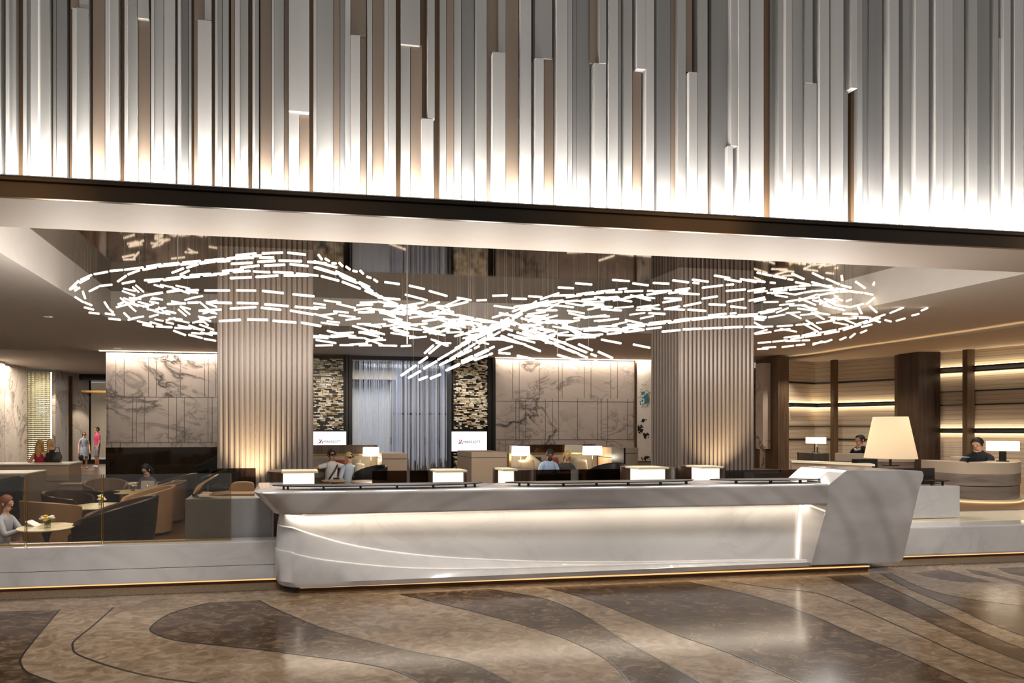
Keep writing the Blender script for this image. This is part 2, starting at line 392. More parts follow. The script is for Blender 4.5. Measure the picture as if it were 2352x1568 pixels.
# corridor ceiling further back (left) and outer shell
struct(MB().box(-24, 3, 19.0, 36, 4.5, 4.6).build('ceiling_corridor', mat('corridor_plaster', 'b9b0a8', .8, var=.02)))
# ---- back marble wall
YW = 18.9
M_MWALL = marble('veined_wall_marble', 'a1948a', '231f1e', .18, .40, .045, 1.0, .06, (0, .25, .1), (1, 1, 1.7))
def X(px, Y, py=900): return at(px, py, Y).x
def zed(px, py, Y): return at(px, py, Y).z
def wall_panels(name, px0, px1, groove_rows, side=True):
    x0, x1 = X(px0, YW), X(px1, YW)
    o = MB().box(x0, x1, YW, YW+.3, 0, ZC-.05).build(name, M_MWALL); struct(o)
    g = MB()
    for (ya, yb, xs) in groove_rows:
        for p in xs:
            xx = X(p, YW); g.box(xx-.008, xx+.008, YW-.003, YW, zed(p, yb, YW), zed(p, ya, YW))
    for y in sorted({r[1] for r in groove_rows})[:-1]:
        g.box(x0, x1, YW-.003, YW, zed(300, y, YW)-.007, zed(300, y, YW)+.007)
    g.build('joint', mat('marble_joint', '4a4038', .6), o)
    return o
sx = lambda z: z/4.523
wl = wall_panels('wall_back', 243, 520, [(808, 911, [sx(v) for v in (1205,1290,1545,1625,1875,2125,2165,2242)]), (911, 1016, [sx(v) for v in (1120,1375,1415,1500,1750,1835,1915,2160,2205)]), (1016, 1100, [sx(v) for v in (1160,1250,1540,1790,1880,2245)])])
M_DMIR = mat('dark_mirror_glass', '2a2119', .06, .3)
MB().box(X(243, YW), X(520, YW), YW-.02, YW, 0, zed(300, 1027, YW)).build('dark_wainscot', M_DMIR, wl)
s2 = lambda z: 1020+z/4.356
wr = wall_panels('wall_back_right', 1136, 1463, [(822, 915, [s2(v) for v in (685,752,953,1147,1182,1401,1470,1667,1735)]), (915, 1012, [s2(v) for v in (718,752,817,1015,1085,1147,1335,1535,1570,1637,1835,1897)]), (1012, 1100, [s2(v) for v in (550,617,850,980,1100,1400,1625)])])
# slot light over both marble walls
for nm, a, b in (('cove_left', 230, 520), ('cove_right', 1136, 1500)):
    MB().box(X(a, YW), X(b, YW), YW-.12, YW-.06, ZC-.02, ZC-.004).build('cove_strip', M_LED, ce)
# backing walls so nothing is open
struct(MB().box(X(1460, YW), X(1800, 17.5), YW+.3, YW+.5, 0, ZC).build('wall_rear', M_LBEIGE))
# ---- corridor at far left
def poly_wall(name, pts, mat_, z0, ztop, parent=None, th=.15):
    o = None; m = MB()
    for (xa, ya), (xb, yb) in zip(pts, pts[1:]):
        d = Vector((xb-xa, yb-ya, 0)); n = Vector((-d.y, d.x, 0)).normalized()*th
        if n.y < 0: n = -n
        m.prism([(xa, ya, z0), (xb, yb, z0), (xb+n.x, yb+n.y, z0), (xa+n.x, ya+n.y, z0)], (0, 0, ztop-z0))
    return m.build(name, mat_, parent)
def tp(px, t): v = att(px, 985, t); return (v.x, v.y)
M_CM = marble('corridor_marble', 'bfb0a0', '4a423c', .2, .8, .03, .9, .05, (0, 1.0, .2), (1, 1, .6))
struct(poly_wall('wall_left', [tp(-160, 19), tp(11, 23.9)], M_CM, 0, 4.5))
struct(poly_wall('wall_left_2', [tp(12, 24.4), tp(62, 26.2)], M_CM, 0, 4.5))
struct(poly_wall('wall_left_3', [tp(119, 27.3), tp(150, 29)], M_CM, 0, 4.5))
wl4 = struct(poly_wall('wall_left_4', [tp(150, 29.4), tp(204, 30.4)], M_CM, 0, 4.5))
MB().box(*sorted((tp(151, 29.3)[0], tp(166, 29.3)[0])), tp(155, 29.3)[1]-.02, tp(155, 29.3)[1], 0, 4.4).build('bronze_pilaster', M_BRONZE, wl4)
struct(poly_wall('wall_corridor', [tp(195, 36), tp(275, 36)], M_LBEIGE, 0, 4.6))
o = poly_wall('door_frame', [tp(203, 30.5), tp(209, 30.6)], M_BLACKGL, 0, 4.35); o.name = 'door_1'; struct(o)
MB().box(tp(203, 30.5)[0], tp(262, 30.5)[0], 30.9, 31.1, 4.2, 4.5).build('lintel', M_BLACKGL, o)
MB().box(tp(206, 30.5)[0], tp(262, 30.5)[0], 31, 31.1, 0, .22).build('threshold', M_BLACKGL, o)
struct(MB().box(tp(203, 30.5)[0], tp(262, 30.5)[0]+1, 31.2, 36, 3.6, 3.7).build('ceiling_alcove', M_GOLD))
# gold bead screen
t0, t1 = 26.6, 27.0
a, b = Vector((*tp(62, t0), 0)), Vector((*tp(118, t1), 0))
gs = thing('bead_screen', 'tall gold mesh screen between two veined marble panels', 'screen', (a+b)/2)
u = (b-a); LN = u.length; u.normalize(); nrm = Vector((u.y, -u.x, 0))
zt = zed(90, 853, a.y)
mb = MB(); mb.prism([a, b, b-nrm*.05, a-nrm*.05], (0, 0, zt)); mb.build('backing', mat('gold_backing', '8a7a48', .4, .4, var=.35, scale=2, stretch=(.1, .1, 3)), gs)
mb = MB()
for k in range(19):
    p = a+u*(LN*k/18)+nrm*.03; mb.tube([p, p+Vector((0, 0, zt))], .012, 5)
for k in range(int(zt/.09)):
    z = .05+k*.09; mb.tube([a+nrm*.045+Vector((0, 0, z)), b+nrm*.045+Vector((0, 0, z))], .012, 5)
mb.build('lattice', mat('pale_brass', 'd8cfae', .3, .5), gs)
MB().tube([b+nrm*.08, b+nrm*.08+Vector((0, 0, zt))], .035, 8).build('lit_edge', emit('screen_edge_light', 'f4f0e0', 1.2), gs)
# ---- niche in the middle of the back wall with mosaic panels
M_DFR = mat('dark_bronze_frame', '2b2723', .3, .6)
def wallbox(m, px0, px1, y0, y1, Y0, Y1): m.box(X(px0, Y0), X(px1, Y0), Y0, Y1, zed(px0, y1, Y0), zed(px0, y0, Y0)); return m
m = MB(); m.box(X(600, YW), X(806, YW), YW+.12, YW+.5, 0, ZC); m.box(X(1036, YW), X(1137, YW), YW+.12, YW+.5, 0, ZC); m.box(X(806, YW), X(1036, YW), YW+.12, YW+.5, zed(900, 826, YW), ZC)
struct(m.build('wall_niche', M_DFR))
m = MB(); m.box(X(793, YW), X(799, YW), YW-.1, YW+.12, 0, ZC-.02); m.box(X(801, YW), X(809, YW), YW-.05, YW+.12, 0, ZC-.02)
m.box(X(1036, YW)-.02, X(1040, YW)-.06, YW-.05, YW+.12, 0, ZC-.02); m.box(X(1119, YW), X(1128, YW), YW-.06, YW+.12, 0, ZC-.02); m.box(X(1129, YW), X(1136, YW), YW-.1, YW+.12, 0, ZC-.02)
struct(m.build('trim_3', M_DFR))
YN = 22.3
M_NICH = mat('pale_niche_panel', 'b9b5ae', .35, var=.05)
o = MB().box(X(790, YN), X(1060, YN), YN+.4, YN+.6, 0, 5).build('wall_niche_back', M_NICH); struct(o)
wallbox(MB(), 770, 910, 820, 870, YN-.6, YN+.4).build('ceiling_drop', mat('niche_bulkhead', '8d7d68', .7, var=.04), o)
dw = thing('door_panelling', 'row of tall dark veneer door leaves behind shimmering strand curtain', 'doors', at(960, 1090, YN))
edges = [897, 911, 931, 951, 975, 1003, 1040]
for i, (p, q) in enumerate(zip(edges, edges[1:])):
    Yd = YN+.35-.13*i
    lf = wallbox(MB(), p, q, 868-4*i, 1100, Yd, Yd+.06).build('door_leaf', wood('grey_brown_veneer', '4c4039', '7a6c60', .3, (1, 1, .05), 10), dw)
    wallbox(MB(), p-.6, p+1.2, 868-4*i, 1100, Yd-.03, Yd).build('metal_edge', M_STEEL, lf)
    wallbox(MB(), p+4, q-3, 948, 952, Yd-.02, Yd).build('head_rail', M_DMETAL, lf)
    wallbox(MB(), p+.5, p+2.5, 1003, 1020, Yd-.09, Yd-.03).build('handle', M_DMETAL, lf)
# strand curtain of light
M_STR, nt, oo = nodes('glass_strand')
tr = N(nt, 'ShaderNodeBsdfTransparent'); tr.inputs[0].default_value = (.9, .92, .97, 1)
em = N(nt, 'ShaderNodeBsdfPrincipled'); em.inputs['Base Color'].default_value = (.66, .68, .72, 1); em.inputs['Roughness'].default_value = .15; em.inputs['Emission Color'].default_value = (.82, .89, 1, 1); em.inputs['Emission Strength'].default_value = .2
mx = N(nt, 'ShaderNodeMixShader'); mx.inputs[0].default_value = .35; nt.links.new(tr.outputs[0], mx.inputs[1]); nt.links.new(em.outputs[0], mx.inputs[2]); nt.links.new(mx.outputs[0], oo.inputs[0])
mb = MB()
xa, xb = X(808, YW), X(1036, YW); nst = 240
for k in range(nst):
    w = R.random()
    x = xa+(xb-xa)*(.02+.96*(w**.75)); y = YW+R.uniform(.15, .6)
    mb.tube([(x, y, zed(900, 822, YW)), (x, y, R.uniform(.35, .8))], R.uniform(.004, .012), 4, False)
tag(mb.build('strand_curtain', M_STR), 'shimmering pale blue strand curtain hanging in the central niche', 'curtain', None, 'stuff')
# mosaic of stacked stone
M_ST = [mat('split_stone_%d' % i, c, .7, var=.25, scale=5) for i, c in enumerate(('e4dac4', 'c6b391', '8f7d62', 'f2ecde'))]
for i in range(4): M_ST[i].name = ('pale_split_stone', 'honey_split_stone', 'brown_split_stone', 'cream_split_stone')[i]
def mosaic(px0, px1, y0, y1, label):
    Y = YW+.06; x0, x1, z0, z1 = X(px0, Y), X(px1, Y), zed(px0, y1, Y), zed(px0, y0, Y)
    t = thing('stone_mosaic', label, 'wall mosaic', ((x0+x1)/2, Y, z0), 'stacked stone mosaics')
    MB().box(x0, x1, Y, Y+.05, z0, z1).build('backing', M_DFR, t)
    m = MB(); z = z0
    while z < z1-.03:
        h = R.uniform(.035, .062); x = x0+R.uniform(-.05, .1)
        while x < x1:
            w = R.uniform(.05, .2)
            if R.random() < .72:
                m.mi = R.choice((0, 0, 1, 1, 2, 3)); d = R.uniform(.03, .14)
                m.box(max(x, x0), min(x+w, x1), Y-d, Y, z+.008, min(z+h, z1))
            x += w+.012
        z += h
    m.build('stone_pieces', M_ST, t)
mosaic(640, 788, 822, 988, 'tall stone mosaic panel beside the left fluted column, above white screen')
mosaic(1040, 1117, 824, 985, 'tall stone mosaic panel above the white screen right of strand curtain')
mosaic(1040, 1117, 1040, 1100, 'short stone mosaic panel below the white screen, behind beige partition')
# screens with the hotel mark
def screen(px0, px1, y0, y1, lx, ly, label, under=False):
    Y = YW-.1; x0, x1, z0, z1 = X(px0, Y), X(px1, Y), zed(px0, y1, Y), zed(px0, y0, Y)
    t = thing('wall_screen', label, 'screen', ((x0+x1)/2, Y, z0))
    MB().box(x0-.02, x1+.02, Y, Y+.1, z0-.02, z1+.02).build('casing', M_DMETAL, t)
    MB().box(x0, x1, Y-.006, Y, z0, z1).build('display', emit('lit_white_display', 'ffffff', 1.6), t)
    s = 14.65/1000   # metres per pixel here
    s = (X(px0+10, Y)-X(px0, Y))/10
    # red mark: three slanted strokes with a foot
    bx, bz = X(lx, Y), zed(lx, ly, Y); m = MB()
    def stroke(a, b, w):
        (ax, az), (cx2, cz) = a, b
        m.prism([(bx+ax*s, Y-.012, bz+az*s), (bx+(ax+w)*s, Y-.012, bz+az*s), (bx+(cx2+w)*s, Y-.012, bz+cz*s), (bx+cx2*s, Y-.012, bz+cz*s)], (0, .006, 0))
    stroke((6.5, 1), (3, 11), 2.0); stroke((10.2, 1), (6.8, 11), 2.0); stroke((0, 0), (4.6, 6), 1.5); stroke((3.2, 1.5), (4.6, 6), 1.4); stroke((5.2, 5), (6.5, 11), .1)
    m.build('logo_mark', mat('deep_red_print', 'a8142f', .5, var=.01), t)
    me = text_mesh('MARRIOTT', 8.2*s, .002); w = max(v.co.x for v in me.vertices); k = 40.5*s/w
    ox = bx+12.8*s-t.location.x; oz = bz+2.6*s-t.location.z
    for v in me.vertices: v.co = Vector((ox+v.co.x*k, -.009-v.co.z, oz+v.co.y))
    me.materials.append(mat('black_print', '101010', .5, var=.01)); w_ = bpy.data.objects.new('lettering', me); COL.objects.link(w_); w_.parent = t
    return t
t = screen(719, 795, 991, 1034, 730, 1019.5, 'white lit wall screen beside the left column, behind the couple in sunglasses')
screen(1037.5, 1118, 991, 1036, 1051, 1020.5, 'white lit wall screen between the two stone mosaic pieces near marble wall')
# ink artwork right of marble wall
Y = YW-.02
aw = thing('wall_painting', 'white abstract painting with teal blot and black ink splashes beside fluted column', 'painting', at(1480, 1060, Y))
wallbox(MB(), 1463, 1530, 824, 1058, Y, Y+.05).build('canvas', mat('painting_ground', 'd8d0c4', .6, var=.04), aw)
wallbox(MB(), 1459, 1463, 822, 1058, Y-.03, Y+.05).build('frame_edge', M_BRONZE, aw)
def blot(cx, cy, rx, ry, n, name, m_, seed):
    q = random.Random(seed); mb = MB()
    for k in range(n):
        a = q.uniform(0, 6.28); d = q.random()**.6; px, py = cx+cos(a)*rx*d, cy+sin(a)*ry*d; r = q.uniform(2, 6)*(1.1-d)
        c = at(px, py, Y-.004-.0005*k); pts = []
        for j in range(10):
            rr = r*q.uniform(.6, 1.3)*.0146; pts.append(c+Vector((rr*cos(j*.628), 0, rr*sin(j*.628))))
        mb.add(pts, [tuple(range(10))])
    q2 = mb.build(name, m_, aw); q2['kind'] = 'stuff'
blot(1486, 900, 22, 32, 40, 'pale_blot', mat('sand_pigment', 'b9a988', .7), 1)
blot(1482, 915, 16, 26, 60, 'teal_blot', mat('teal_pigment', '2f6f86', .6, var=.4, scale=9), 2)
blot(1488, 920, 6, 14, 14, 'ochre_blot', mat('ochre_pigment', '8a7a35', .6), 3)
blot(1471, 985, 8, 12, 30, 'ink_splash', mat('black_ink', '060606', .4), 4)
blot(1484, 1000, 9, 8, 22, 'ink_splash', MATS['black_ink'], 5); blot(1478, 965, 9, 5, 7, 'ink_splash', MATS['black_ink'], 8)
blot(1484, 1052, 14, 6, 30, 'ink_splash', MATS['black_ink'], 6)
# ---- marble slabs and pilaster between column and reception
o = MB(); wallbox(o, 1725, 1752, 845, 1100, 17.9, 18.2); struct(o.build('wall_side', M_MWALL))
o = MB(); wallbox(o, 1752, 1786, 833, 1031, 17.2, 17.5); wallbox(o, 1756, 1800, 1031, 1100, 17.4, 17.6); struct(o.build('wall_side_panel', M_CM))
M_BW = wood('brown_pier_wood', '4a3826', '66503a', .45, (1, 1, .05), 12)
o = MB(); wallbox(o, 1787, 1812, 818, 1110, 16.9, 17.8); struct(o.build('trim_4', M_BW))
# ---- reception wall
M_RW, nt, oo = nodes('ribbed_wall_covering'); b = pbsdf(nt, oo, .7)
tc = N(nt, 'ShaderNodeTexCoord'); sp_ = N(nt, 'ShaderNodeSeparateXYZ'); nt.links.new(tc.outputs['Object'], sp_.inputs[0])
md = N(nt, 'ShaderNodeMath', operation='MODULO'); md.inputs[1].default_value = .135; nt.links.new(sp_.outputs[2], md.inputs[0])
lt_ = N(nt, 'ShaderNodeMath', operation='LESS_THAN'); lt_.inputs[1].default_value = .011; nt.links.new(md.outputs[0], lt_.inputs[0])
ns = N(nt, 'ShaderNodeTexNoise'); ns.inputs['Scale'].default_value = 5; nt.links.new(coords(nt, (.15, .15, 9)), ns.inputs['Vector'])
cr_ = ramp(nt, ns.outputs['Fac'], [(.3, srgb('aa9a83')), (.7, srgb('c4b49c'))])
mx = N(nt, 'ShaderNodeMix', data_type='RGBA'); nt.links.new(lt_.outputs[0], mx.inputs[0]); nt.links.new(cr_, mx.inputs[6]); mx.inputs[7].default_value = (*srgb('8b7a63'), 1)
nt.links.new(mx.outputs[2], b.inputs['Base Color'])
RW = [tp(1812, 19.0), tp(1870, 19.6), tp(1920, 19.2), tp(2068, 17.9), tp(2112, 17.4)]
RW2 = [tp(2150, 17.2), tp(2230, 16.6), tp(2360, 15.6), tp(2560, 14.4)]
ZR = 4.0
rw = struct(poly_wall('wall_reception', RW, M_RW, .445, ZR)); rw2 = struct(poly_wall('wall_reception_2', RW2, M_RW, .445, ZR+.02))
def strip_on(pts, z0, z1, m_, name, parent, out=.05):
    m = MB()
    for (xa, ya), (xb, yb) in zip(pts, pts[1:]):
        d = Vector((xb-xa, yb-ya, 0)).normalized(); n = Vector((d.y, -d.x, 0))
        if n.y > 0: n = -n
        m.prism([(xa, ya, z0), (xb, yb, z0), (xb+n.x*out, yb+n.y*out, z0), (xa+n.x*out, ya+n.y*out, z0)], (0, 0, z1-z0))
    return m.build(name, m_, parent)
def zt_at(py, t): return H-(py-985)*t/F
T = 18.8
for y in (852, ): strip_on(RW, zt_at(876, T), zt_at(874, T), M_DMETAL, 'rail', rw, .02)
for y, th in ((876, 2), (977, 1.5), (1007, 3)): strip_on(RW, zt_at(y+th, T), zt_at(y, T), M_DMETAL, 'rail', rw, .04)
for y in (924, 931): strip_on(RW, zt_at(y+2.6, T), zt_at(y, T), M_DMETAL, 'shelf', rw, .16)
strip_on(RW, zt_at(923.6, T), zt_at(922.6, T), M_LED, 'light_strip', rw, .05); strip_on(RW, zt_at(935.5, T), zt_at(934.5, T), M_LED, 'light_strip', rw, .05)
T2 = 16.4
for y in (839, 850, 983, 991): strip_on(RW2, zt_at(y+3.2, T2), zt_at(y, T2), M_DMETAL, 'shelf', rw2, .16)
for y in (895, 927): strip_on(RW2, zt_at(y+3, T2), zt_at(y, T2), M_DMETAL, 'rail', rw2, .04)
for y in (837.6, 854.6, 981.6, 995.6): strip_on(RW2, zt_at(y+1, T2), zt_at(y, T2), M_LED, 'light_strip', rw2, .05)
def post(px, w, t, zt_, m_, nm, parent, d=.14):
    x0, y0 = tp(px, t); x1, y1 = tp(px+w, t); return MB().prism([(x0, y0, .445), (x1, y1, .445), (x1+.02, y1+d, .445), (x0+.02, y0+d, .445)], (0, 0, zt_-.445)).build(nm, m_, parent)
for px, w, t, p in ((1915, 10, 18.95, rw), (2064, 10, 17.75, rw), (2222, 17, 16.45, rw2)): post(px, w, t, ZR, M_BW, 'pilaster', p)
o = post(2102, 8, 17.2, ZR+.2, M_BW, 'trim_5', None, .6); struct(o)
post(2110, 50, 17.0, ZR+.2, wood('dark_walnut', '2a1e15', '453225', .35, (1, 1, .05), 14), 'pier_face', o, .6)
# cove along the reception ceiling
cvp = [(1812, 19.2), (1870, 18.3), (1960, 16.8), (2068, 15.5), (2138, 14.7), (2230, 13.8), (2352, 12.7), (2560, 11.2)]
cvi = [(1812, 19.5), (1870, 20.0), (1960, 19.0), (2068, 18.1), (2138, 17.5), (2230, 16.8), (2352, 15.9), (2560, 14.6)]
cv = smoothline([(*tp(*q), 0) for q in cvp], 4); cv2 = smoothline([(*tp(*q), 0) for q in cvi], 4); q_ = lambda L_, z: [Vector((p.x, p.y, z)) for p in L_]
mid = [p.lerp(q, .09) for p, q in zip(cv, cv2)]
mb = MB(); mb.grid([q_(cv2, ZR), q_(cv, ZR), q_(cv, ZR+.05), q_(mid, ZR+.05), q_(mid, ZR+.015), q_(cv2, ZR+.015)])
o = struct(mb.build('ceiling_cove', mat('cove_plaster', 'c9bba6', .7, var=.02)))
mb = MB(); mb.tube([p.lerp(q, .14)+Vector((0, 0, ZR+.028)) for p, q in zip(cv, cv2)], .012, 6); mb.build('light_strip', M_LED, o)
# side and rear shell so that other views stay closed
sh = mat('outer_wall_plaster', '8d8174', .8, var=.02)
struct(MB().box(-16.2, -16, 6.95, 20, 0, ZC).build('wall_far_left', sh))
struct(MB().box(24, 24.2, 6.72, 20, 0, ZC).build('wall_right', sh))
# ---- fluted columns
def column(px0, px1, Y0, dep, label):
    x0, x1 = X(px0, Y0, 800), X(px1, Y0, 800)
    m = MB(); n = 18; w = (x1-x0)/n; pts = []
    def flutes(ax, ay, bx, by, k):
        d = Vector((bx-ax, by-ay, 0)); L_ = d.length/k; d.normalize(); nn = Vector((d.y, -d.x, 0))
        for i in range(k):
            for q, dd in ((0, -.028), (.10, -.028), (.16, 0), (.5, .014), (.84, 0), (.9, -.028)):
                p = Vector((ax, ay, 0))+d*(L_*(i+q))+nn*dd; pts.append((p.x, p.y))
    ks = max(6, int(dep/w))
    flutes(x0, Y0, x1, Y0, n); flutes(x1, Y0, x1, Y0+dep, ks); flutes(x1, Y0+dep, x0, Y0+dep, n); flutes(x0, Y0+dep, x0, Y0, ks)
    m.prism([(x, y, 0) for x, y in pts], (0, 0, ZM))
    o = m.build('fluted_column', mat('taupe_fluted_metal', '70645b', .42, .25, var=.05, scale=3, stretch=(1, 1, .1))); tag(o, label, 'column', 'fluted columns'); return x0, x1
cl = column(500, 718, 9.97, .9, 'fluted taupe column behind the rounded end of the white counter')
cr = column(1562, 1733, 10.1, .9, 'fluted taupe column beside the abstract ink painting')
# ================================================================== LAYERED PANEL WALL ABOVE THE BAND
YP = 6.78; ZB = ZC+.216; ZT = 9.0
fw = thing('feature_wall', 'tall wall of layered vertical grey, beige and bronze panels above dark band', 'wall panelling', (4, YP, ZB))
PM = {'G': mat('pearl_grey_panel', 'b8b6b2', .34, .15, var=.05, scale=2, stretch=(3, 1, .1)),
      'W': mat('silver_white_panel', 'cdcac7', .3, .15, var=.05, scale=2, stretch=(3, 1, .1)),
      'D': mat('slate_grey_panel', '9a9896', .3, .2, var=.06, scale=2, stretch=(3, 1, .1)),
      'B': mat('beige_bronze_panel', '9d8b7b', .4, .15, var=.06, scale=2, stretch=(3, 1, .1)),
      'Z': mat('dark_bronze_slat', '785f46', .35, .5, var=.15, scale=3, stretch=(3, 1, .1)),
      'K': mat('shadow_gap_metal', '463a30', .4, .4)}
def a(off, sc, *rows): return [(off+r[0]/sc, off+r[1]/sc)+tuple(r[2:]) for r in rows]
P = []
P += [(-60,-20,'W'),(-20,4,'G'),(4,12.5,'Z'),(13,20,'W'),(20,28,'G'),(28,37,'W'),(37,44,'K'),(44,53,'Z'),(53,62,'W'),(62,70,'G'),(70,88,'W'),(88,114,'G'),(114,122,'Z'),(122,130,'D'),(130,155,'D'),(155,161,'K'),(161,166,'Z'),
 (163,182,'B',None,18),(166,175,'W',18,None),(175,204,'G',18,None),(182,204,'G',None,18),(204,213,'Z'),(213,242,'B'),(242,252,'W'),(252,273,'W'),(273,279,'K'),(279,286,'Z'),(286,294,'W'),(294,316,'G'),(316,342,'G',None,42),(318,346,'B',42,None),(342,348,'Z',None,42),
 (347,355,'W'),(355,377,'G'),(377,403,'W'),(403,408,'Z'),(408,414,'W'),(414,434,'D'),(434,440,'G'),(440,446,'Z'),(446,470,'B',None,46),(446,455,'B',46,None),(454,486,'W',46,None),(470,486,'W',None,46),(486,494,'Z'),(494,500,'W'),(500,511,'G'),(511,526,'G'),(526,531,'K'),(531,540,'B'),(540,552,'W'),(552,571,'G'),(571,580,'Z'),(580,586,'W'),(586,595,'G'),(595,598,'K'),(598,624,'B'),(624,630,'W'),(630,653,'G'),(653,663,'B'),(663,711,'W',None,256),(663,688,'W',256,None),(688,711,'B',256,None),(711,720,'Z'),(720,728,'W'),(728,767,'G'),(767,781,'B'),(781,793,'D'),
 (793,806,'W'),(806,842,'B',None,80),(806,828,'W',80,None),(828,842,'B',80,None),(842,844,'K'),(844,856,'G'),(856,883,'B'),(883,892,'W'),(892,910,'G'),(910,921,'Z'),(921,966,'G',None,103),(921,943,'G',103,None),(943,970,'B',103,None),(966,983,'Z',None,272),(969,996,'W',272,None),(983,999,'G',None,272),(999,1010,'Z'),(1010,1026,'G'),(1026,1043,'B'),(1043,1060,'G'),(1060,1090,'D'),(1090,1094,'K'),(1094,1119,'G'),
 (1119,1145,'B',None,120),(1119,1132,'B',120,None),(1132,1162,'W',120,None),(1145,1162,'G',None,120),(1162,1191,'B'),(1191,1195,'K'),(1195,1221,'W'),(1221,1229,'Z'),(1229,1269,'G',None,133),(1229,1250,'W',133,None),(1250,1272,'B',133,None),(1269,1279,'Z'),(1279,1304,'W'),(1304,1315,'G'),(1315,1324,'D'),(1324,1355,'D'),(1355,1377,'B',None,145),(1358,1365,'Z',145,None),(1365,1393,'W',145,None),(1377,1393,'G',None,145),(1393,1398,'K'),(1398,1420,'W'),(1420,1427,'G'),(1427,1432,'Z'),(1432,1453,'G'),(1453,1463,'Z',None,158),(1463,1484,'W',None,158),(1453,1474,'B',158,None),(1474,1484,'Z',158,None),(1484,1503,'W'),(1503,1508,'K'),(1508,1541,'D'),(1541,1552,'B'),(1552,1557,'Z'),(1557,1576,'G'),
 (1576,1590,'B',None,165),(1590,1600,'Z',None,165),(1571,1583,'Z',165,None),(1583,1602,'W',165,None),(1602,1626,'G'),(1626,1634,'Z'),(1634,1671,'D'),(1671,1679,'K',None,335),(1679,1697,'W',None,335),(1672,1684,'W',335,None),(1684,1697,'Z',335,None),(1697,1721,'W'),(1721,1724,'K'),(1724,1755,'W'),(1755,1769,'Z'),(1769,1788,'D'),(1788,1805,'G'),(1805,1820,'W'),(1820,1845,'G'),(1845,1850,'K'),(1850,1867,'G',None,190),(1867,1883,'Z',None,190),(1850,1877,'W',190,None),(1877,1883,'D',190,None),(1883,1905,'W'),(1905,1908,'K'),(1908,1938,'W'),(1938,1948,'D'),(1948,1955,'K'),(1955,1970,'W',None,202),(1955,1970,'Z',202,None),(1970,1982,'G'),(1982,1996,'D'),(1996,2027,'D'),(2027,2043,'Z'),(2043,2065,'W'),(2065,2074,'Z'),(2074,2103,'G'),(2103,2134,'W'),(2134,2149,'Z',None,60),(2134,2149,'D',60,None),(2149,2168,'W'),(2168,2189,'W'),(2189,2215,'G'),(2215,2225,'Z'),(2225,2246,'G'),(2246,2274,'D'),(2274,2283,'D',None,380),(2274,2283,'Z',380,None),(2283,2294,'G'),(2294,2306,'Z',None,88),(2294,2306,'G',88,None),(2306,2322,'W'),(2322,2331,'K'),(2331,2352,'W'),(2352,2375,'G'),(2375,2400,'D'),(2400,2440,'W')]
RP = random.Random(3)
DEP = {'W': (.10, .16), 'G': (.07, .13), 'D': (.04, .08), 'B': (.05, .09), 'Z': (.015, .03), 'K': (.004, .006)}
big = []; small = MB(); small.mi = 0
for i, r in enumerate(P):
    p0, p1, c = r[:3]; ya, yb = (r[3], r[4]) if len(r) > 3 else (None, None)
    d = RP.uniform(*DEP[c]); Yf = YP-d
    xa_, xb_ = at(p0, 200, Yf).x, at(p1, 200, Yf).x
    z1 = ZT if ya is None else at((p0+p1)/2, ya, Yf).z
    z0 = ZB if yb is None else at((p0+p1)/2, yb, Yf).z
    big.append(((p1-p0)*((min(yb, 450) if yb else 450)-(ya or 0)), xa_, xb_, Yf, z0, z1, c))
# a few lower steps with a bronze lip
big.sort(reverse=True)
for k, (_, xa_, xb_, Yf, z0, z1, c) in enumerate(big):
    if k < 98:
        MB().box(xa_, xb_-.004, Yf, YP+.0, z0, z1).build('panel', PM[c], fw, False, .004)
    else:
        small.mi = 'GWDBZK'.index(c); small.box(xa_, xb_-.003, Yf, YP, z0, z1)
o = small.build('narrow_slat', [PM[c] for c in 'GWDBZK'], fw); o['kind'] = 'stuff'
struct(MB().box(-16, 26, YP, YP+.3, ZC+.18, ZT).build('wall_front', PM['D']))
# up-light trough at the foot of the panels
o = thing('uplight_trough', 'continuous bright light trough along the foot of the panel wall', 'light', (4, 6.58, ZB))
MB().box(-14, 24, 6.545, 6.575, ZB, ZB+.012).build('light_line', emit('trough_led', 'fff0dc', 22), o)
for px in (130, 425, 730, 792, 1075, 1148, 1340, 1500, 1640, 1780, 2005, 2230, -150):
    p = at(px, 430, 6.58); MB().box(p.x-.05, p.x+.05, 6.535, 6.6, ZB+.012, ZB+.03).build('spot_housing', M_STEEL, o)
    spot('uplight', (p.x, 6.56, ZB+.05), (p.x, 6.72, ZB+.6), 3, 75, .9, (1, .95, .88), .03)
# ================================================================== CHANDELIER
ch = thing('chandelier', 'sweeping cloud-like chandelier of glowing glass rods hung below the mirror recess', 'chandelier', (3.2, 9.5, ZM))
rods = []
def rod(c, d, ln): rods.append((Vector(c), Vector(d).normalized(), ln))
RC = random.Random(11)
def stream(pts, Y0, Y1, ln=.33, gap=.05, jit=.006):
    sp = smooth2(pts, 8); n = len(sp); W = [at(x, y, Y0+(Y1-Y0)*i/(n-1)) for i, (x, y) in enumerate(sp)]
    acc = [0]
    for p, q in zip(W, W[1:]): acc.append(acc[-1]+(q-p).length)
    def P_(s):
        for i in range(1, n):
            if acc[i] >= s:
                w = (s-acc[i-1])/max(1e-6, acc[i]-acc[i-1]); return W[i-1].lerp(W[i], w)
        return W[-1]
    s = 0
    while s < acc[-1]-.08:
        l = min(ln*RC.uniform(.8, 1.15), acc[-1]-s); p, q = P_(s), P_(s+l)
        j = Vector((0, RC.uniform(-jit, jit), RC.uniform(-jit, jit)))
        if (q-p).length > .05: rod((p+q)/2+j, q-p, (q-p).length)
        s += l+gap*RC.uniform(.6, 1.6)
YF = 8.7
stream([(160,665),(185,642),(215,629),(255,622),(310,617),(370,607),(450,600),(540,592),(600,586)], 10.6, YF)
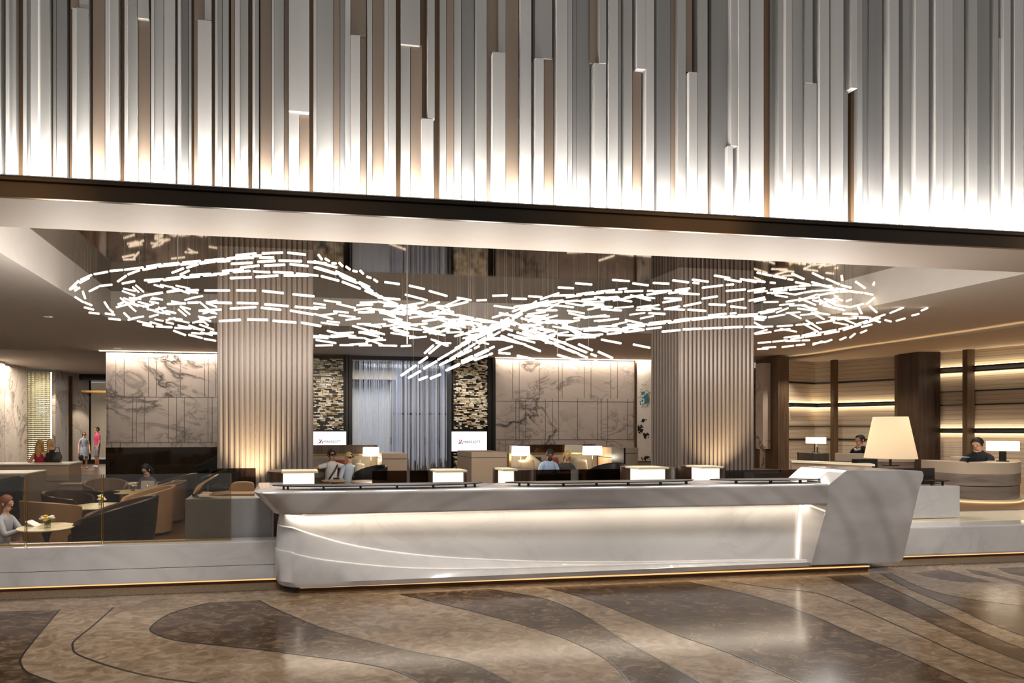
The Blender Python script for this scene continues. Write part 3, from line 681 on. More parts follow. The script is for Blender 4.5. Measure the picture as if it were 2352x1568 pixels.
stream([(183,650),(205,638)], 10.4, 10.2)
stream([(205,668),(225,658),(260,654)], 10.6, 10)
stream([(270,647),(300,628),(350,614),(420,606),(500,598),(540,592)], 10, YF)
stream([(395,627),(440,610),(480,601),(530,598)], 9.6, YF)
stream([(280,652),(310,646)], 10, 9.9); stream([(413,630),(435,620)], 10, 9.9)
stream([(331,643),(366,641),(408,636),(456,629),(510,628),(561,622),(612,624),(680,627),(724,631),(765,640),(800,652),(840,668),(872,682)], 10, 8.6)
stream([(340,647),(400,639),(470,633),(520,629)], 9.8, 8.8)
stream([(541,587),(580,583),(612,582),(673,580),(703,585)], YF, YF)
stream([(540,595),(580,592),(630,592)], YF, YF); stream([(530,605),(580,602),(605,600),(656,598),(697,600),(762,606)], YF, YF)
stream([(551,616),(600,610),(673,607),(721,614),(765,626),(800,643),(840,655)], YF, 8.9)
stream([(510,622),(560,617)], YF, YF); stream([(528,638),(580,636),(640,632),(690,632),(725,632)], YF, YF)
stream([(720,600),(765,612),(790,620)], YF, YF); stream([(725,612),(760,622),(800,640),(830,652),(860,672),(873,682)], YF, 9)
stream([(469,667),(537,667),(600,668),(636,672),(680,676),(722,680)], 9.2, 8.9, .38, .12)
stream([(303,690),(340,677),(408,668),(456,666)], 10.2, 9.4)
stream([(473,694),(537,696),(588,697),(646,701),(731,708)], 9.2, 8.9, .38, .06)
stream([(384,698),(456,695)], 9.6, 9.4); stream([(330,678),(370,672)], 10, 9.9)
stream([(456,714),(510,711),(554,707),(602,706),(646,711),(697,718),(735,726)], 9.2, 8.9, .36, .1)
stream([(503,738),(551,735),(602,734),(646,739),(697,742),(738,750)], 9.0, 8.9, .36, .06)
stream([(160,665),(176,657)], 10.6, 10.5); stream([(171,668),(184,660)], 10.6, 10.6); stream([(172,681),(184,690),(200,697),(212,702)], 10.6, 10.4, .2, .03)
stream([(190,668),(192,680),(204,694)], 10.6, 10.5, .18, .03); stream([(193,706),(216,712)], 10.5, 10.5, .2); stream([(204,718),(230,721)], 10.5, 10.5, .2); stream([(241,719),(264,722)], 10.5, 10.5); stream([(249,731),(277,734)], 10.5, 10.5)
stream([(240,693),(248,706),(260,717)], 10.5, 10.4, .15, .03); stream([(270,700),(290,692)], 10.4, 10.4); stream([(284,718),(300,733)], 10.4, 10.4, .15)
stream([(327,745),(353,750)], 10.4, 10.4); stream([(358,750),(400,752),(440,754),(470,758)], 10.4, 10.2); stream([(398,758),(427,769)], 10.3, 10.3); stream([(433,769),(470,778),(500,783)], 10.3, 10.95)
stream([(440,764),(470,766),(499,766)], 10.5, 11)
# right-hand part
stream([(785,637),(833,656),(870,680),(900,694),(940,706),(1006,728),(1060,740),(1120,752)], 9, 10)
stream([(873,680),(918,707),(965,722),(1010,728)], 9, 10); stream([(770,622),(800,636),(850,660)], 9, 9)
for k in range(9):
    x = 731+k*16; stream([(x, interp([(731,587),(785,609),(833,626),(880,651)], x)+RC.uniform(-4, 4)), (x+9, interp([(731,587),(785,609),(833,626),(880,651)], x)+RC.uniform(4, 10))], 9, 9.1, .12)
stream([(883,647),(924,653),(972,663),(1012,675),(1050,684),(1078,690),(1118,689)], 9.2, 9.6, .3, .12)
stream([(1131,679),(1166,678)], 9.6, 9.6); stream([(1175,685),(1210,686)], 9.6, 9.6); stream([(1213,680),(1245,682)], 9.6, 9.6); stream([(1281,660),(1318,662)], 9.5, 9.5); stream([(1321,651),(1360,654)], 9.5, 9.5); stream([(1406,642),(1446,645)], 9.4, 9.4); stream([(1453,650),(1490,655)], 9.4, 9.4)
stream([(1195,716),(1235,690),(1265,678),(1300,668)], 9.6, 9.5); stream([(1270,678),(1330,676),(1370,670),(1440,662)], 9.5, 9.3); stream([(1130,730),(1165,720),(1215,702),(1260,690)], 9.6, 9.5)
stream([(1180,705),(1240,697),(1320,690),(1420,682)], 9.5, 9.4); stream([(1300,682),(1380,672),(1500,668)], 9.6, 9.5); stream([(1380,690),(1460,680),(1540,668)], 9.2, 8.8)
stream([(724,794),(760,793),(809,793),(860,793),(897,795),(945,793)], 10.6, 10.4, .3, .1)
# fan towards the lower left
def fan(a, b, Y0, Y1): stream([a, ((a[0]+b[0])/2, (a[1]+b[1])/2), b], Y0, Y1, .34, .05)
for a_, b_, y0, y1 in (((921,862),(982,820),8.3,8.6), ((938,868),(1010,826),8.3,8.7), ((962,873),(982,865),8.3,8.4), ((988,870),(1012,860),8.3,8.4), ((975,812),(996,793),8.8,8.9), ((985,812),(1012,790),8.8,8.9),
    ((1006,826),(1080,783),8.6,9.3), ((1010,838),(1130,765),8.5,9.5), ((1020,833),(1100,795),8.5,9), ((1024,850),(1090,822),8.4,8.8), ((1030,848),(1130,800),8.4,9), ((1060,830),(1135,795),8.5,9), ((1090,826),(1130,812),8.5,8.8), ((1060,790),(1200,720),9,9.6), ((1070,780),(1230,700),9,9.6), ((1045,800),(1180,735),9,9.5), ((1100,790),(1160,755),9,9.5)):
    fan(a_, b_, y0, y1)
# fan towards the lower right
for a_, b_, y0, y1 in (((1187,816),(1243,828),8.8,8.6), ((1256,830),(1286,838),8.6,8.5), ((1294,837),(1326,848),8.5,8.4), ((1326,830),(1358,842),8.5,8.4), ((1364,828),(1398,843),8.5,8.4), ((1373,806),(1408,822),8.6,8.5), ((1328,789),(1362,804),8.8,8.7), ((1280,815),(1330,830),8.7,8.6), ((1150,735),(1300,790),9.5,8.8), ((1180,740),(1370,818),9.5,8.6), ((1130,745),(1260,785),9.5,9), ((1200,760),(1330,812),9.3,8.7), ((1150,770),(1250,810),9.2,8.8), ((1146,718),(1240,742),9.6,9.3), ((1220,770),(1350,822),9.2,8.6), ((1240,728),(1350,770),9.4,9), ((1300,750),(1345,782),9,8.9), ((1300,790),(1360,815),8.9,8.7), ((1380,779),(1442,791),9.3,9.2), ((1454,790),(1493,798),9.3,9.3), ((1145,810),(1172,812),9,9), ((1145,806),(1180,795),9,9.1)):
    fan(a_, b_, y0, y1)
stream([(1300,780),(1340,772),(1420,764),(1520,752)], 9.6, 9.6); stream([(1340,760),(1440,752),(1530,742),(1640,728),(1740,722)], 9.6, 8.9)
# streams over the right column
RF = 8.9
for pts in ([(1520,762),(1562,758)], [(1568,756),(1612,754)], [(1615,754),(1658,752)], [(1662,752),(1706,750)], [(1712,750),(1760,750)], [(1500,649),(1537,651)], [(1545,643),(1605,651)], [(1590,641),(1628,646)], [(1640,632),(1676,638)], [(1665,641),(1712,649)], [(1716,642),(1780,650)], [(1500,670),(1540,668),(1585,662)], [(1535,674),(1580,668)], [(1560,673),(1612,676)], [(1613,660),(1655,655),(1685,653)], [(1668,668),(1720,664)], [(1525,684),(1566,685)], [(1522,694),(1566,687)], [(1526,710),(1562,703)], [(1570,702),(1610,694)], [(1612,686),(1658,679)], [(1670,692),(1712,685)], [(1628,698),(1670,700)], [(1580,710),(1622,713)], [(1530,710),(1572,712)], [(1678,704),(1714,708)], [(1490,718),(1528,720)], [(1490,742),(1530,738),(1580,731)], [(1580,732),(1625,728),(1672,728)], [(1627,725),(1690,719)], [(1680,728),(1720,726)], [(1716,724),(1760,728)], [(1718,668),(1762,660)], [(1720,690),(1766,680)], [(1700,626+14),(1740,648)]):
    stream(pts, RF, RF, .36, .06)
# comet tail at far right
stream([(1739,626),(1775,634),(1820,642)], 9, 9.2); stream([(1819,628),(1848,641)], 9.2, 9.2); stream([(1865,627),(1892,640)], 9.3, 9.3); stream([(1898,640),(1925,652),(1955,660)], 9.5, 9.6); stream([(1770,665),(1830,657),(1865,655),(1910,656)], 9.2, 9.5); stream([(1778,668),(1860,661)], 9.2, 9.3); stream([(1826,647),(1870,655)], 9.3, 9.3); stream([(1865,648),(1910,660),(1970,672)], 9.4, 9.8)
stream([(1825,676),(1870,668),(1940,664)], 9.3, 9.7); stream([(1880,677),(1950,668),(2010,678)], 9.4, 9.9); stream([(1933,632),(1935,646)], 9.7, 9.7, .12); stream([(1965,646),(1988,662)], 9.8, 9.8); stream([(2006,655),(2011,645)], 9.9, 9.9, .12)
stream([(2033,636),(2055,648),(2077,664)], 10, 10); stream([(2038,665),(2078,662)], 10, 10); stream([(2058,676),(2092,676)], 10, 10); stream([(2070,688),(2097,690)], 10, 10)
stream([(2044,719),(2080,704),(2110,690),(2130,675),(2147,653)], 10, 9.8, .3, .02); stream([(2080,698),(2120,684)], 10, 9.9)
for x, y, dx, dy in ((2153,682,11,2), (2143,695,8,2), (2123,710,7,-3), (2102,722,8,-2), (2069,733,10,-3), (2040,736,7,2), (1983,761,7,-3), (1958,771,6,-5), (1936,777,7,-3), (1902,783,9,-3), (1878,788,11,-4), (2013,737,9,3), (1990,748,12,-3), (2030,685,9,3), (1950,690,6,-2), (2000,690,10,-8), (1975,712,5,10), (2005,710,9,8), (1928,688,7,3)):
    stream([(x-dx, y-dy), (x+dx, y+dy)], 9.9, 9.9, .3)
stream([(1805,693),(1850,686),(1890,682)], 10, 10); stream([(1920,700),(1960,705),(1990,695),(2020,690)], 10, 10.2); stream([(1890,700),(1940,712)], 10, 10)
stream([(1740,801),(1765,800)], 10.9, 10.9); stream([(1751,799),(1782,797)], 10.9, 10.9); stream([(1796,797),(1849,791)], 10.5, 10.5); stream([(1868,789),(1895,785)], 10.4, 10.4)
stream([(1740,787),(1800,782),(1855,773),(1920,763),(1980,745),(2030,728)], 10.6, 10.2); stream([(1804,783),(1860,781)], 10.4, 10.4); stream([(1800,776),(1880,765),(1950,750),(2040,719)], 10.5, 10.1)
stream([(1740,750),(1800,748),(1870,742),(1940,732),(2000,730)], 10.6, 10.2)
# loose rods filling the cloud
def inside(p, poly):
    c = False; j = len(poly)-1
    for i in range(len(poly)):
        if (poly[i][1] > p[1]) != (poly[j][1] > p[1]) and p[0] < (poly[j][0]-poly[i][0])*(p[1]-poly[i][1])/(poly[j][1]-poly[i][1])+poly[i][0]: c = not c
        j = i
    return c
def fill(poly, n, Y0, Y1, angf, l0, l1):
    xs = [p[0] for p in poly]; ys = [p[1] for p in poly]; k = 0
    while k < n:
        x, y = RC.uniform(min(xs), max(xs)), RC.uniform(min(ys), max(ys))
        if not inside((x, y), poly): continue
        Y = RC.uniform(Y0, Y1); an = radians(angf(x, y)); ln = RC.uniform(l0, l1); h = ln/2*F/Y
        p, q = at(x-cos(an)*h, y-sin(an)*h, Y-RC.uniform(-.08, .08)), at(x+cos(an)*h, y+sin(an)*h, Y+RC.uniform(-.08, .08))
        rod((p+q)/2, q-p, min((q-p).length, .42)); k += 1
fill([(290,655),(400,650),(498,690),(498,775),(400,752),(310,738),(270,712)], 66, 10.95, 12.2, lambda x, y: RC.choice((5, 12, 20, -10, -15, 40, 0, 15)), .16, .32)
fill([(722,692),(860,690),(960,706),(1100,745),(1130,790),(960,793),(722,788)], 85, 10.2, 11.6, lambda x, y: RC.gauss(4, 9), .26, .38)
fill([(880,665),(1000,690),(1120,700),(1240,695),(1330,690),(1330,745),(1250,790),(1150,785),(1000,785),(900,760)], 75, 9.4, 11, lambda x, y: RC.choice((10, 14, -14, -10, 6, -20, 2))+RC.gauss(0, 4), .3, .4)
fill([(1240,690),(1380,682),(1494,676),(1494,755),(1400,768),(1260,790)], 60, 9.8, 11.4, lambda x, y: RC.choice((6, -8, -12, 10, 0))+RC.gauss(0, 4), .3, .4)
fill([(1735,660),(1850,675),(1960,670),(2000,700),(1960,750),(1850,770),(1736,785)], 65, 10.4, 11.2, lambda x, y: RC.choice((4, -8, -12, 10, 0, 25))+RC.gauss(0, 5), .24, .38)
rods = [r for r in rods if r[0].y < 13.2]
rods.sort(key=lambda r: -r[2]/proj(r[0])[2])
M_ROD = emit('glowing_glass_rod', 'fff1dc', 1.9)
def addrod(m, r):
    c, d, l = r; h = d*(l/2); rr = .0185
    m.tube([c-h, c-h*.94, c+h*.94, c+h], [rr*.6, rr, rr, rr*.6], 7)
rest = MB()
for i, r in enumerate(rods):
    if i < 99: m = MB(); addrod(m, r); m.build('glass_rod', M_ROD, ch, True)
    else: addrod(rest, r)
o = rest.build('further_rods', M_ROD, ch, True); o['kind'] = 'stuff'
M_WIRE = mat('thin_steel_wire', '8f867c', .3, .6)
m = MB()
for r in rods:
    if RC.random() < .26: m.tube([r[0]+r[1]*(r[2]*.3), (r[0].x+r[1].x*r[2]*.3, r[0].y+r[1].y*r[2]*.3, ZM)], .0022, 4, False)
o = m.build('suspension_wires', M_WIRE, ch); o['kind'] = 'stuff'
for px in (408, 935):
    p = at(px, 560, 8.6); MB().tube([p-Vector((0, 0, .25 if px < 500 else 1.5)), (p.x, p.y, ZM)], .008, 6).build('support_rod', M_STEEL, ch)
print('RODS', len(rods))
# ================================================================== WHITE COUNTER
ct = thing('bar_counter', 'long sculpted white marble counter with lit recess and raised end block', 'counter', at(1300, 1300, 6.2))
X0 = -.37
def rowpath(Yf, inset, x1, zf, R_=.26, yb=7.15, n=44, ye=None):
    xl = X0+inset; P = []
    for y in (yb, (yb+Yf+R_)/2): P.append((xl, y))
    for k in range(9):
        a = pi/2*k/8; P.append((xl+R_-R_*cos(a), Yf+R_-R_*sin(a)))
    for k in range(1, n+1): P.append((xl+R_+(x1-xl-R_)*k/n, Yf+((ye or Yf)-Yf)*k/n))
    out = []
    for x, y in P:
        xx, yy = (xl+R_*.6, Yf) if x < xl+R_*.6 else (x, Yf)
        out.append(Vector((x, y, zf(xx, yy))))
    return out
def cz(curve):
    def f(x, y):
        px, _, t = proj((x, y, 1)); return H-(interp(curve, px)-CY)*t/F
    return f
def kz(z): return lambda x, y: z
bandb = [(560,1184.5),(615,1183),(1000,1174),(1500,1163),(1900,1155)]
w1 = smooth2([(560,1196),(622,1200),(660,1207),(720,1226),(800,1248),(900,1265),(1000,1276),(1100,1282),(1250,1287.5),(1400,1288.5),(1500,1288),(1700,1284),(1880,1281)], 6)
w2 = smooth2([(560,1240),(630,1250),(680,1271),(760,1286),(900,1300),(1020,1304),(1150,1302.5),(1250,1299.5),(1400,1295.5),(1500,1292.5),(1700,1287),(1880,1283)], 6)
ZTOP = 1.103
xe = at(1905, 1115, 6.05).x; xb = at(1899, 1157, 6.16).x; xp = at(1892, 1200, 6.46).x; xq = at(1868, 1290, 6.2).x
m = MB(); fb = cz(bandb)
m.grid([rowpath(6.72, .3, xe, kz(ZTOP)), rowpath(6.075, .02, xe, kz(ZTOP)), rowpath(6.052, .0, xe, kz(ZTOP-.012)), rowpath(6.05, 0, xe, kz(ZTOP-.02)), rowpath(6.055, .012, xe, lambda x, y: ZTOP-.032), rowpath(6.153, .176, xb, lambda x, y: fb(x, y)+.02, ye=6.079), rowpath(6.16, .186, xb, lambda x, y: fb(x, y)+.007, ye=6.082), rowpath(6.166, .19, xb, fb, ye=6.086), rowpath(6.175, .2, xb, lambda x, y: fb(x, y)-.003, ye=6.095), rowpath(6.48, .3, xp+.06, lambda x, y: fb(x, y)+.004)])
m.build('fascia_band', M_SWIRL, ct, True)
m = MB(); f1 = cz(w1); f2 = cz(w2); f3 = cz([(600,1348),(640,1349),(700,1350),(1865,1300),(1900,1299)])
m.grid([rowpath(6.46, .26, xp+.06, lambda x, y: fb(x, y)+.01), rowpath(6.36, .25, xp, lambda x, y: f1(x, y)-.02), rowpath(6.36, .25, xp, kz(.06))])
m.build('recess_panel', M_WHITE, ct, True)
m = MB(); m.grid([rowpath(6.38, .25, xq+.04, lambda x, y: f1(x, y)+.004), rowpath(6.345, .242, xq+.03, lambda x, y: f1(x, y)-.002), rowpath(6.332, .238, xq+.03, lambda x, y: f1(x, y)-.012), rowpath(6.329, .237, xq+.03, lambda x, y: f1(x, y)-.02), rowpath(6.325, .236, xq+.03, lambda x, y: f1(x, y)-.03), rowpath(6.27, .225, xq+.02, lambda x, y: min(f2(x, y), f1(x, y)-.02)-.02)])
m.build('upper_wave', M_WHITE, ct, True)
m = MB(); m.grid([rowpath(6.29, .228, xq, lambda x, y: f2(x, y)+.004), rowpath(6.25, .222, xq, lambda x, y: f2(x, y)-.002), rowpath(6.236, .218, xq, lambda x, y: f2(x, y)-.012), rowpath(6.233, .217, xq, lambda x, y: f2(x, y)-.02), rowpath(6.229, .216, xq, lambda x, y: f2(x, y)-.03), rowpath(6.185, .22, xq, lambda x, y: f3(x, y)+.05), rowpath(6.21, .25, xq-.02, f3), rowpath(6.4, .4, xq-.02, f3)])
m.build('lower_wave', M_WHITE, ct, True)
# end block
Ye = 6.07
ZK = fb(6.3, 6.17)
def yz(z): return 6.05+(ZTOP-z)*.124
def onf(px, py):
    Y_ = 6.1
    for _ in range(12): Y_ = yz(at(px, py, Y_).z)
    return at(px, py, Y_)
kl = onf(1901, 1157)
lo_ = [(2066,1291),(1863,1298)]
ring_ = [onf(*p) for p in [(1863,1298),(1901,1157),(1902,1115),(1909,1109),(1938,1085),(1946,1080),(1960,1078.5),(2108,1080.5),(2119,1082),(2122,1090),(2120,1102),(2112,1120),(2086,1236),(2074,1286),(2066,1291)]]
pl_ = [ring_[0]]
n_ = len(ring_); bk = [Vector((p.x, 6.66, p.z)) for p in ring_]
MB().add(ring_+bk, [tuple(range(n_)), tuple(range(2*n_-1, n_-1, -1))]+[(i, i+n_, (i+1) % n_+n_, (i+1) % n_) for i in range(n_)]).build('end_block', M_SWIRL, ct, False, .007)
pf = [onf(x, y) for x, y in [(0,0)]*0+[(1863,1298),(1901,1157),(1902,1115),(1909,1109),(1938,1085),(1946,1080),(1960,1078.5)]]
# lit panel on the slope of the end block
a, b = onf(1911, 1107), onf(1936, 1086); a.y = b.y = 5.99; up = Vector((-(b-a).z, 0, (b-a).x)).normalized()*.004
m = MB(); q = [a+Vector((0, .25, 0))+up, b+Vector((0, .25, 0))+up, b+Vector((0, .62, 0))+up, a+Vector((0, .62, 0))+up]
m.prism(q, up); m.build('lit_slope_panel', emit('slope_panel_light', 'fff4e0', 1.3), ct)
# hidden lights
m = MB()
zl = lambda x, y: fb(x, y)-.004
m.grid([rowpath(6.34, .3, xp-.06, zl), rowpath(6.39, .31, xp-.06, zl)]); m.build('light_strip', emit('counter_led', 'fff0da', 17), ct); print('FB', fb(0, 6.16), fb(3, 6.16), fb(6, 6.2))
xv0, xv1 = kl.x+.02, pl_[-1].x+.03
m = MB(); m.prism([(xv0-.05, 6.44, .83), (xv0-.025, 6.44, .83), (xv1-.025, 6.355, .17), (xv1-.05, 6.355, .17)], (0, -.012, 0)); m.build('light_strip', emit('slot_led', 'fff4e4', 1.6), ct)
m = MB(); m.box(.1, xq+.9, 6.33, 6.5, 0, .07); m.build('kick_plate', M_BRONZE, ct)
m = MB(); m.box(.12, xq+.9, 6.31, 6.325, .04, .054); m.build('light_strip', M_FLED, ct)
MB().box(X0+.35, xe-.02, 6.7, 6.74, .3, ZTOP-.004).build('back_panel', M_DWOOD, ct)
# dark bar shelves on posts
def shelf(pa, pb, posts, label):
    xa, xb_ = at(pa, 1115, 6.25).x, at(pb, 1110, 6.25).x; z = ZTOP+.036
    t = thing('bar_shelf', label, 'shelf', ((xa+xb_)/2, 6.25, ZTOP), 'raised bar shelves')
    top = [(xa, 6.36), (xa+.12, 6.26), (xa+.3, 6.19), (xa+.6, 6.15), (xb_-.6, 6.15), (xb_-.3, 6.19), (xb_-.1, 6.26), (xb_, 6.36), (xb_-.12, 6.40), (xa+.12, 6.40)]
    MB().prism([(x, y, z) for x, y in top], (0, 0, .012)).build('shelf_board', M_DMETAL, t, False, .003)
    for p in posts:
        x = at(p, 1125, 6.19).x; x = min(max(x, xa+.12), xb_-.12); y = 6.19 if xa+.3 < x < xb_-.3 else 6.28
        MB().box(x-.011, x+.011, y-.011, y+.011, ZTOP, z).build('post', M_DMETAL, t)
shelf(625, 1116, (634, 661, 743, 828, 912, 995, 1075, 1104), 'dark metal bar shelf on posts at the rounded end of white counter')
shelf(1168, 1608, (1200, 1221, 1294, 1370, 1443, 1517, 1588), 'dark metal bar shelf on posts at the middle of white counter')
shelf(1645, 1912, (1704, 1770, 1838, 1905), 'dark metal bar shelf on posts next to raised counter end block')
# big cone lamp on the end block
zt = pf[6].z
c = att(2045, 1052, 7.62); c.z = 0
lp = thing('table_lamp', 'large tapered cream lamp glowing on the raised end block of counter', 'lamp', (c.x, c.y, zt))
zb_, ztp = H-(1052-CY)*7.62/F, H-(957-CY)*7.62/F
m_, nt, oo = nodes('cone_lamp_shade'); tl = N(nt, 'ShaderNodeBsdfTranslucent'); tl.inputs[0].default_value = (.98, .90, .76, 1); df = N(nt, 'ShaderNodeBsdfDiffuse'); df.inputs[0].default_value = (.8, .68, .52, 1)
mx = N(nt, 'ShaderNodeMixShader'); mx.inputs[0].default_value = .35; nt.links.new(tl.outputs[0], mx.inputs[1]); nt.links.new(df.outputs[0], mx.inputs[2])
em_ = N(nt, 'ShaderNodeEmission'); em_.inputs[0].default_value = (1, .86, .68, 1); em_.inputs[1].default_value = .12; ad_ = N(nt, 'ShaderNodeAddShader'); nt.links.new(mx.outputs[0], ad_.inputs[0]); nt.links.new(em_.outputs[0], ad_.inputs[1]); nt.links.new(ad_.outputs[0], oo.inputs[0])
MB().lathe((c.x, c.y, 0), [(.268, zb_), (.262, zb_), (.17, ztp), (.176, ztp), (.268, zb_)], 40).build('lamp_shade', m_, lp, True)
MB().lathe((c.x, c.y, 0), [(.09, zt), (.09, zt+.012), (.014, zt+.016), (.014, zb_+.12), (0, zb_+.12)], 20).build('lamp_stem', M_DMETAL, lp, True)
MB().ball((c.x, c.y, (zb_+ztp)/2-.02), .045).build('lamp_bulb', emit('lamp_bulb_light', 'ffe6bd', 8), lp, True)
point('lamp_glow', (c.x, c.y, (zb_+ztp)/2-.02), 55, (1, .93, .82), .05)
# low grey-white wall behind the end block, with little dark table
Y = 7.25
m = MB(); m.box(at(2066, 1150, Y).x, at(2205, 1150, Y).x, Y, Y+.25, .455, H-(1117-CY)*8.4/F)
o = m.build('low_wall_panel', M_WHITE, None, False, .012); tag(o, 'short white marble screen wall behind the counter end block', 'screen wall')
x0, x1 = at(2128, 1105, Y+.1).x, at(2180, 1105, Y+.1).x; zt2 = H-(1117-CY)*8.4/F
t = thing('bar_shelf', 'small dark shelf on posts topping the short white screen wall', 'shelf', ((x0+x1)/2, Y+.1, zt2))
MB().lathe(((x0+x1)/2, Y+.12, zt2+.06), [((x1-x0)/2, 0), ((x1-x0)/2, .012)], 24, 1, .45).build('shelf_board', M_DMETAL, t)
for x in (x0+.1, x1-.1): MB().box(x-.01, x+.01, Y+.1, Y+.12, zt2, zt2+.06).build('post', M_DMETAL, t)
# ================================================================== GLASS BALUSTRADE ON THE LEFT PLINTH
M_GL = glass('clear_balustrade_glass', (.80, .77, .72), .05)
M_SMK = glass('smoked_bronze_glass', (.25, .19, .15), .04)
Yg = 6.8; zt = H-(1090-CY)*6.4/F
def pane(px0, px1, label, y_top, group='clear glass balustrade panels'):
    x0, x1 = at(px0, 1200, Yg).x, at(px1, 1200, Yg).x; z1 = H-(y_top-CY)*Yg/1.05/F
    t = thing('glass_panel', label, 'glass panel', ((x0+x1)/2, Yg, .485), group)
    MB().box(x0+.008, x1-.008, Yg-.006, Yg+.006, .49, z1).build('pane', M_GL, t)
    MB().box(x0+.004, x1-.004, Yg-.012, Yg+.012, .485, .5).build('base_channel', M_GOLD, t)
    for x in (x0+.006, x1-.006): MB().box(x-.002, x+.002, Yg-.008, Yg+.008, .5, z1).build('edge_strip', M_GOLD, t)
pane(-190, 59, 'clear glass panel in front of the woman holding a tablet', 1089)
pane(60, 235, 'clear glass panel in front of the first round table with flowers', 1089)
pane(236, 532, 'clear glass panel in front of the dark tub chair and grey block', 1089)
def smoke(px0, px1, y, label, Y=8.7):
    x0, x1 = at(px0, 1090, Y).x, at(px1, 1090, Y).x; t_ = at((px0+px1)/2, 1090, Y); z1 = at((px0+px1)/2, y, Y).z
    o = MB().box(x0, x1, Y-.006, Y+.006, .0, z1).build('smoked_glass_screen', M_SMK); tag(o, label, 'glass screen', 'smoked bronze glass screens')
smoke(613, 652, 1083, 'narrow smoked glass screen left of the first lit white box')
smoke(855, 1068, 1080, 'smoked glass screen between the couple in sunglasses and beige partition')
smoke(1178, 1578, 1077, 'wide smoked glass screen in front of the couple with the blonde woman')
smoke(1655, 2146, 1077, 'smoked glass screen reaching to the cone lamp and dark pier')
o = MB().box(at(480, 1100, 7.9).x, at(587, 1100, 7.9).x, 7.9, 7.912, 0, at(530, 1075, 7.9).z).build('smoked_glass_screen', M_SMK); tag(o, 'smoked glass screen behind the tan banquette, before the left column', 'glass screen', 'smoked bronze glass screens')
# grey block with banquette
Y = 7.05
o = MB().box(at(425, 1200, Y).x, at(626, 1200, Y).x, Y, Y+.5, 0, at(500, 1145, Y).z).build('low_partition', mat('grey_lacquer', '8f8d8c', .3, var=.03), None, False, .008); tag(o, 'plain grey block partition behind glass under the tan banquette', 'partition')
zb = at(500, 1145, Y).z
bq = thing('banquette', 'tan upholstered banquette with thin white shell on top of grey block', 'bench', (at(520, 1145, Y).x, Y+.25, zb))
def xz(px, py, Yq): v = at(px, py, Yq); return v
Yq = Y+.06
m = MB(); pts = [xz(x, y, Yq) for x, y in ((455,1137),(458,1141),(500,1143.5),(584,1143.5),(584,1139),(500,1139))]
m.prism(pts, (0, .4, 0)); m.build('seat_board', M_CREAM, bq)
m = MB(); m.prism([xz(x, y, Yq) for x, y in ((478,1138),(520,1133.5),(584,1133),(584,1139),(490,1139.5))], (0, .4, 0)); m.build('seat_cushion', M_TAN, bq, False, .01)
m = MB(); m.prism([xz(x, y, Yq+.05) for x, y in smooth2([(443,1134),(450,1118),(463,1108),(490,1094),(493,1096),(470,1109),(456,1121),(445,1135)], 3)], (0, .34, 0)); m.build('side_cushion', mat('pale_tan_leather', 'c9a273', .45), bq)
m = MB(); m.prism([xz(x, y, Yq+.3) for x, y in smooth2([(524,1137),(528,1118),(537,1108),(556,1106),(574,1107),(583,1113),(583,1137)], 4)], (0, .08, 0)); m.build('back_cushion', M_TAN, bq, False, .02)
m = MB(); m.prism([xz(x, y, Yq+.1) for x, y in ((441,1140),(444,1112),(460,1098),(478,1092),(480,1094),(462,1101),(448,1116),(446,1140))], (0, .3, 0)); m.build('shell', M_DMETAL, bq)
# piano lid seen beside the column
Y = 11.4
pn = thing('grand_piano', 'black grand piano with propped lid half hidden by the left column', 'piano', at(490, 1120, Y))
m = MB(); m.prism([at(443, 1073, Y), at(501, 1044, Y), at(540, 1044, Y), at(540, 1050, Y), at(450, 1075, Y)], (0, .6, 0)); m.build('lid', M_BLACKGL, pn, False, .004)
m = MB(); m.prism([at(446, 1074, Y), at(540, 1050, Y), at(540, 1096, Y), at(462, 1094, Y)], (0, .9, 0)); m.build('case', M_BLACKGL, pn, False, .004)
for px, yy in ((470, Y+.1), (530, Y+.1), (500, Y+.8)):
    p = at(px, 1090, yy); MB().tube([(p.x, yy, p.z+.05), (p.x, yy, 0)], [.05, .03], 8).build('leg', M_BLACKGL, pn)
# ================================================================== TABLES, CHAIRS, FLOWERS
def round_table(px, py, dia, z, label, marble_top=True, foot=True):
    v = atz(px, py, z); t = thing('round_table', label, 'table', (v.x, v.y, 0), 'round pedestal tables' if marble_top else None)
    r = dia/2
    MB().lathe((v.x, v.y, 0), [(r-.02, z-.025), (r, z-.014), (r, z-.004), (r-.004, z)], 48).build('table_top', marble('cream_table_marble', 'dccfa4', 'b7a374', .15, 2.5, .05, .5) if marble_top else mat('tan_table_top', 'a4835a', .4), t, True)
    MB().lathe((v.x, v.y, 0), [(.16, 0), (.16, .012), (.03, .04), (.022, .15), (.03, z-.16), (.075, z-.03), (.08, z-.025)], 24).build('pedestal', M_BLACKGL, t, True)
    return t, v
def ellw(px, w, t): r = abs(px-CX)/F; return w*t/F/sqrt(1+r*r)
t1 = H-.5
tabs = []
for px, py, w, lab in ((107, 1209, 139, 'round marble table with flowers next to the woman holding a tablet'), (228.5, 1160.5, 126, 'round marble table with flowers between dark and tan tub chairs'), (300, 1127.8, 102, 'round marble table with flowers and the open laptop')):
    t_ = 1.25*F/(py-CY); tabs.append(round_table(px, py, ellw(px, w, t_), .5, lab))
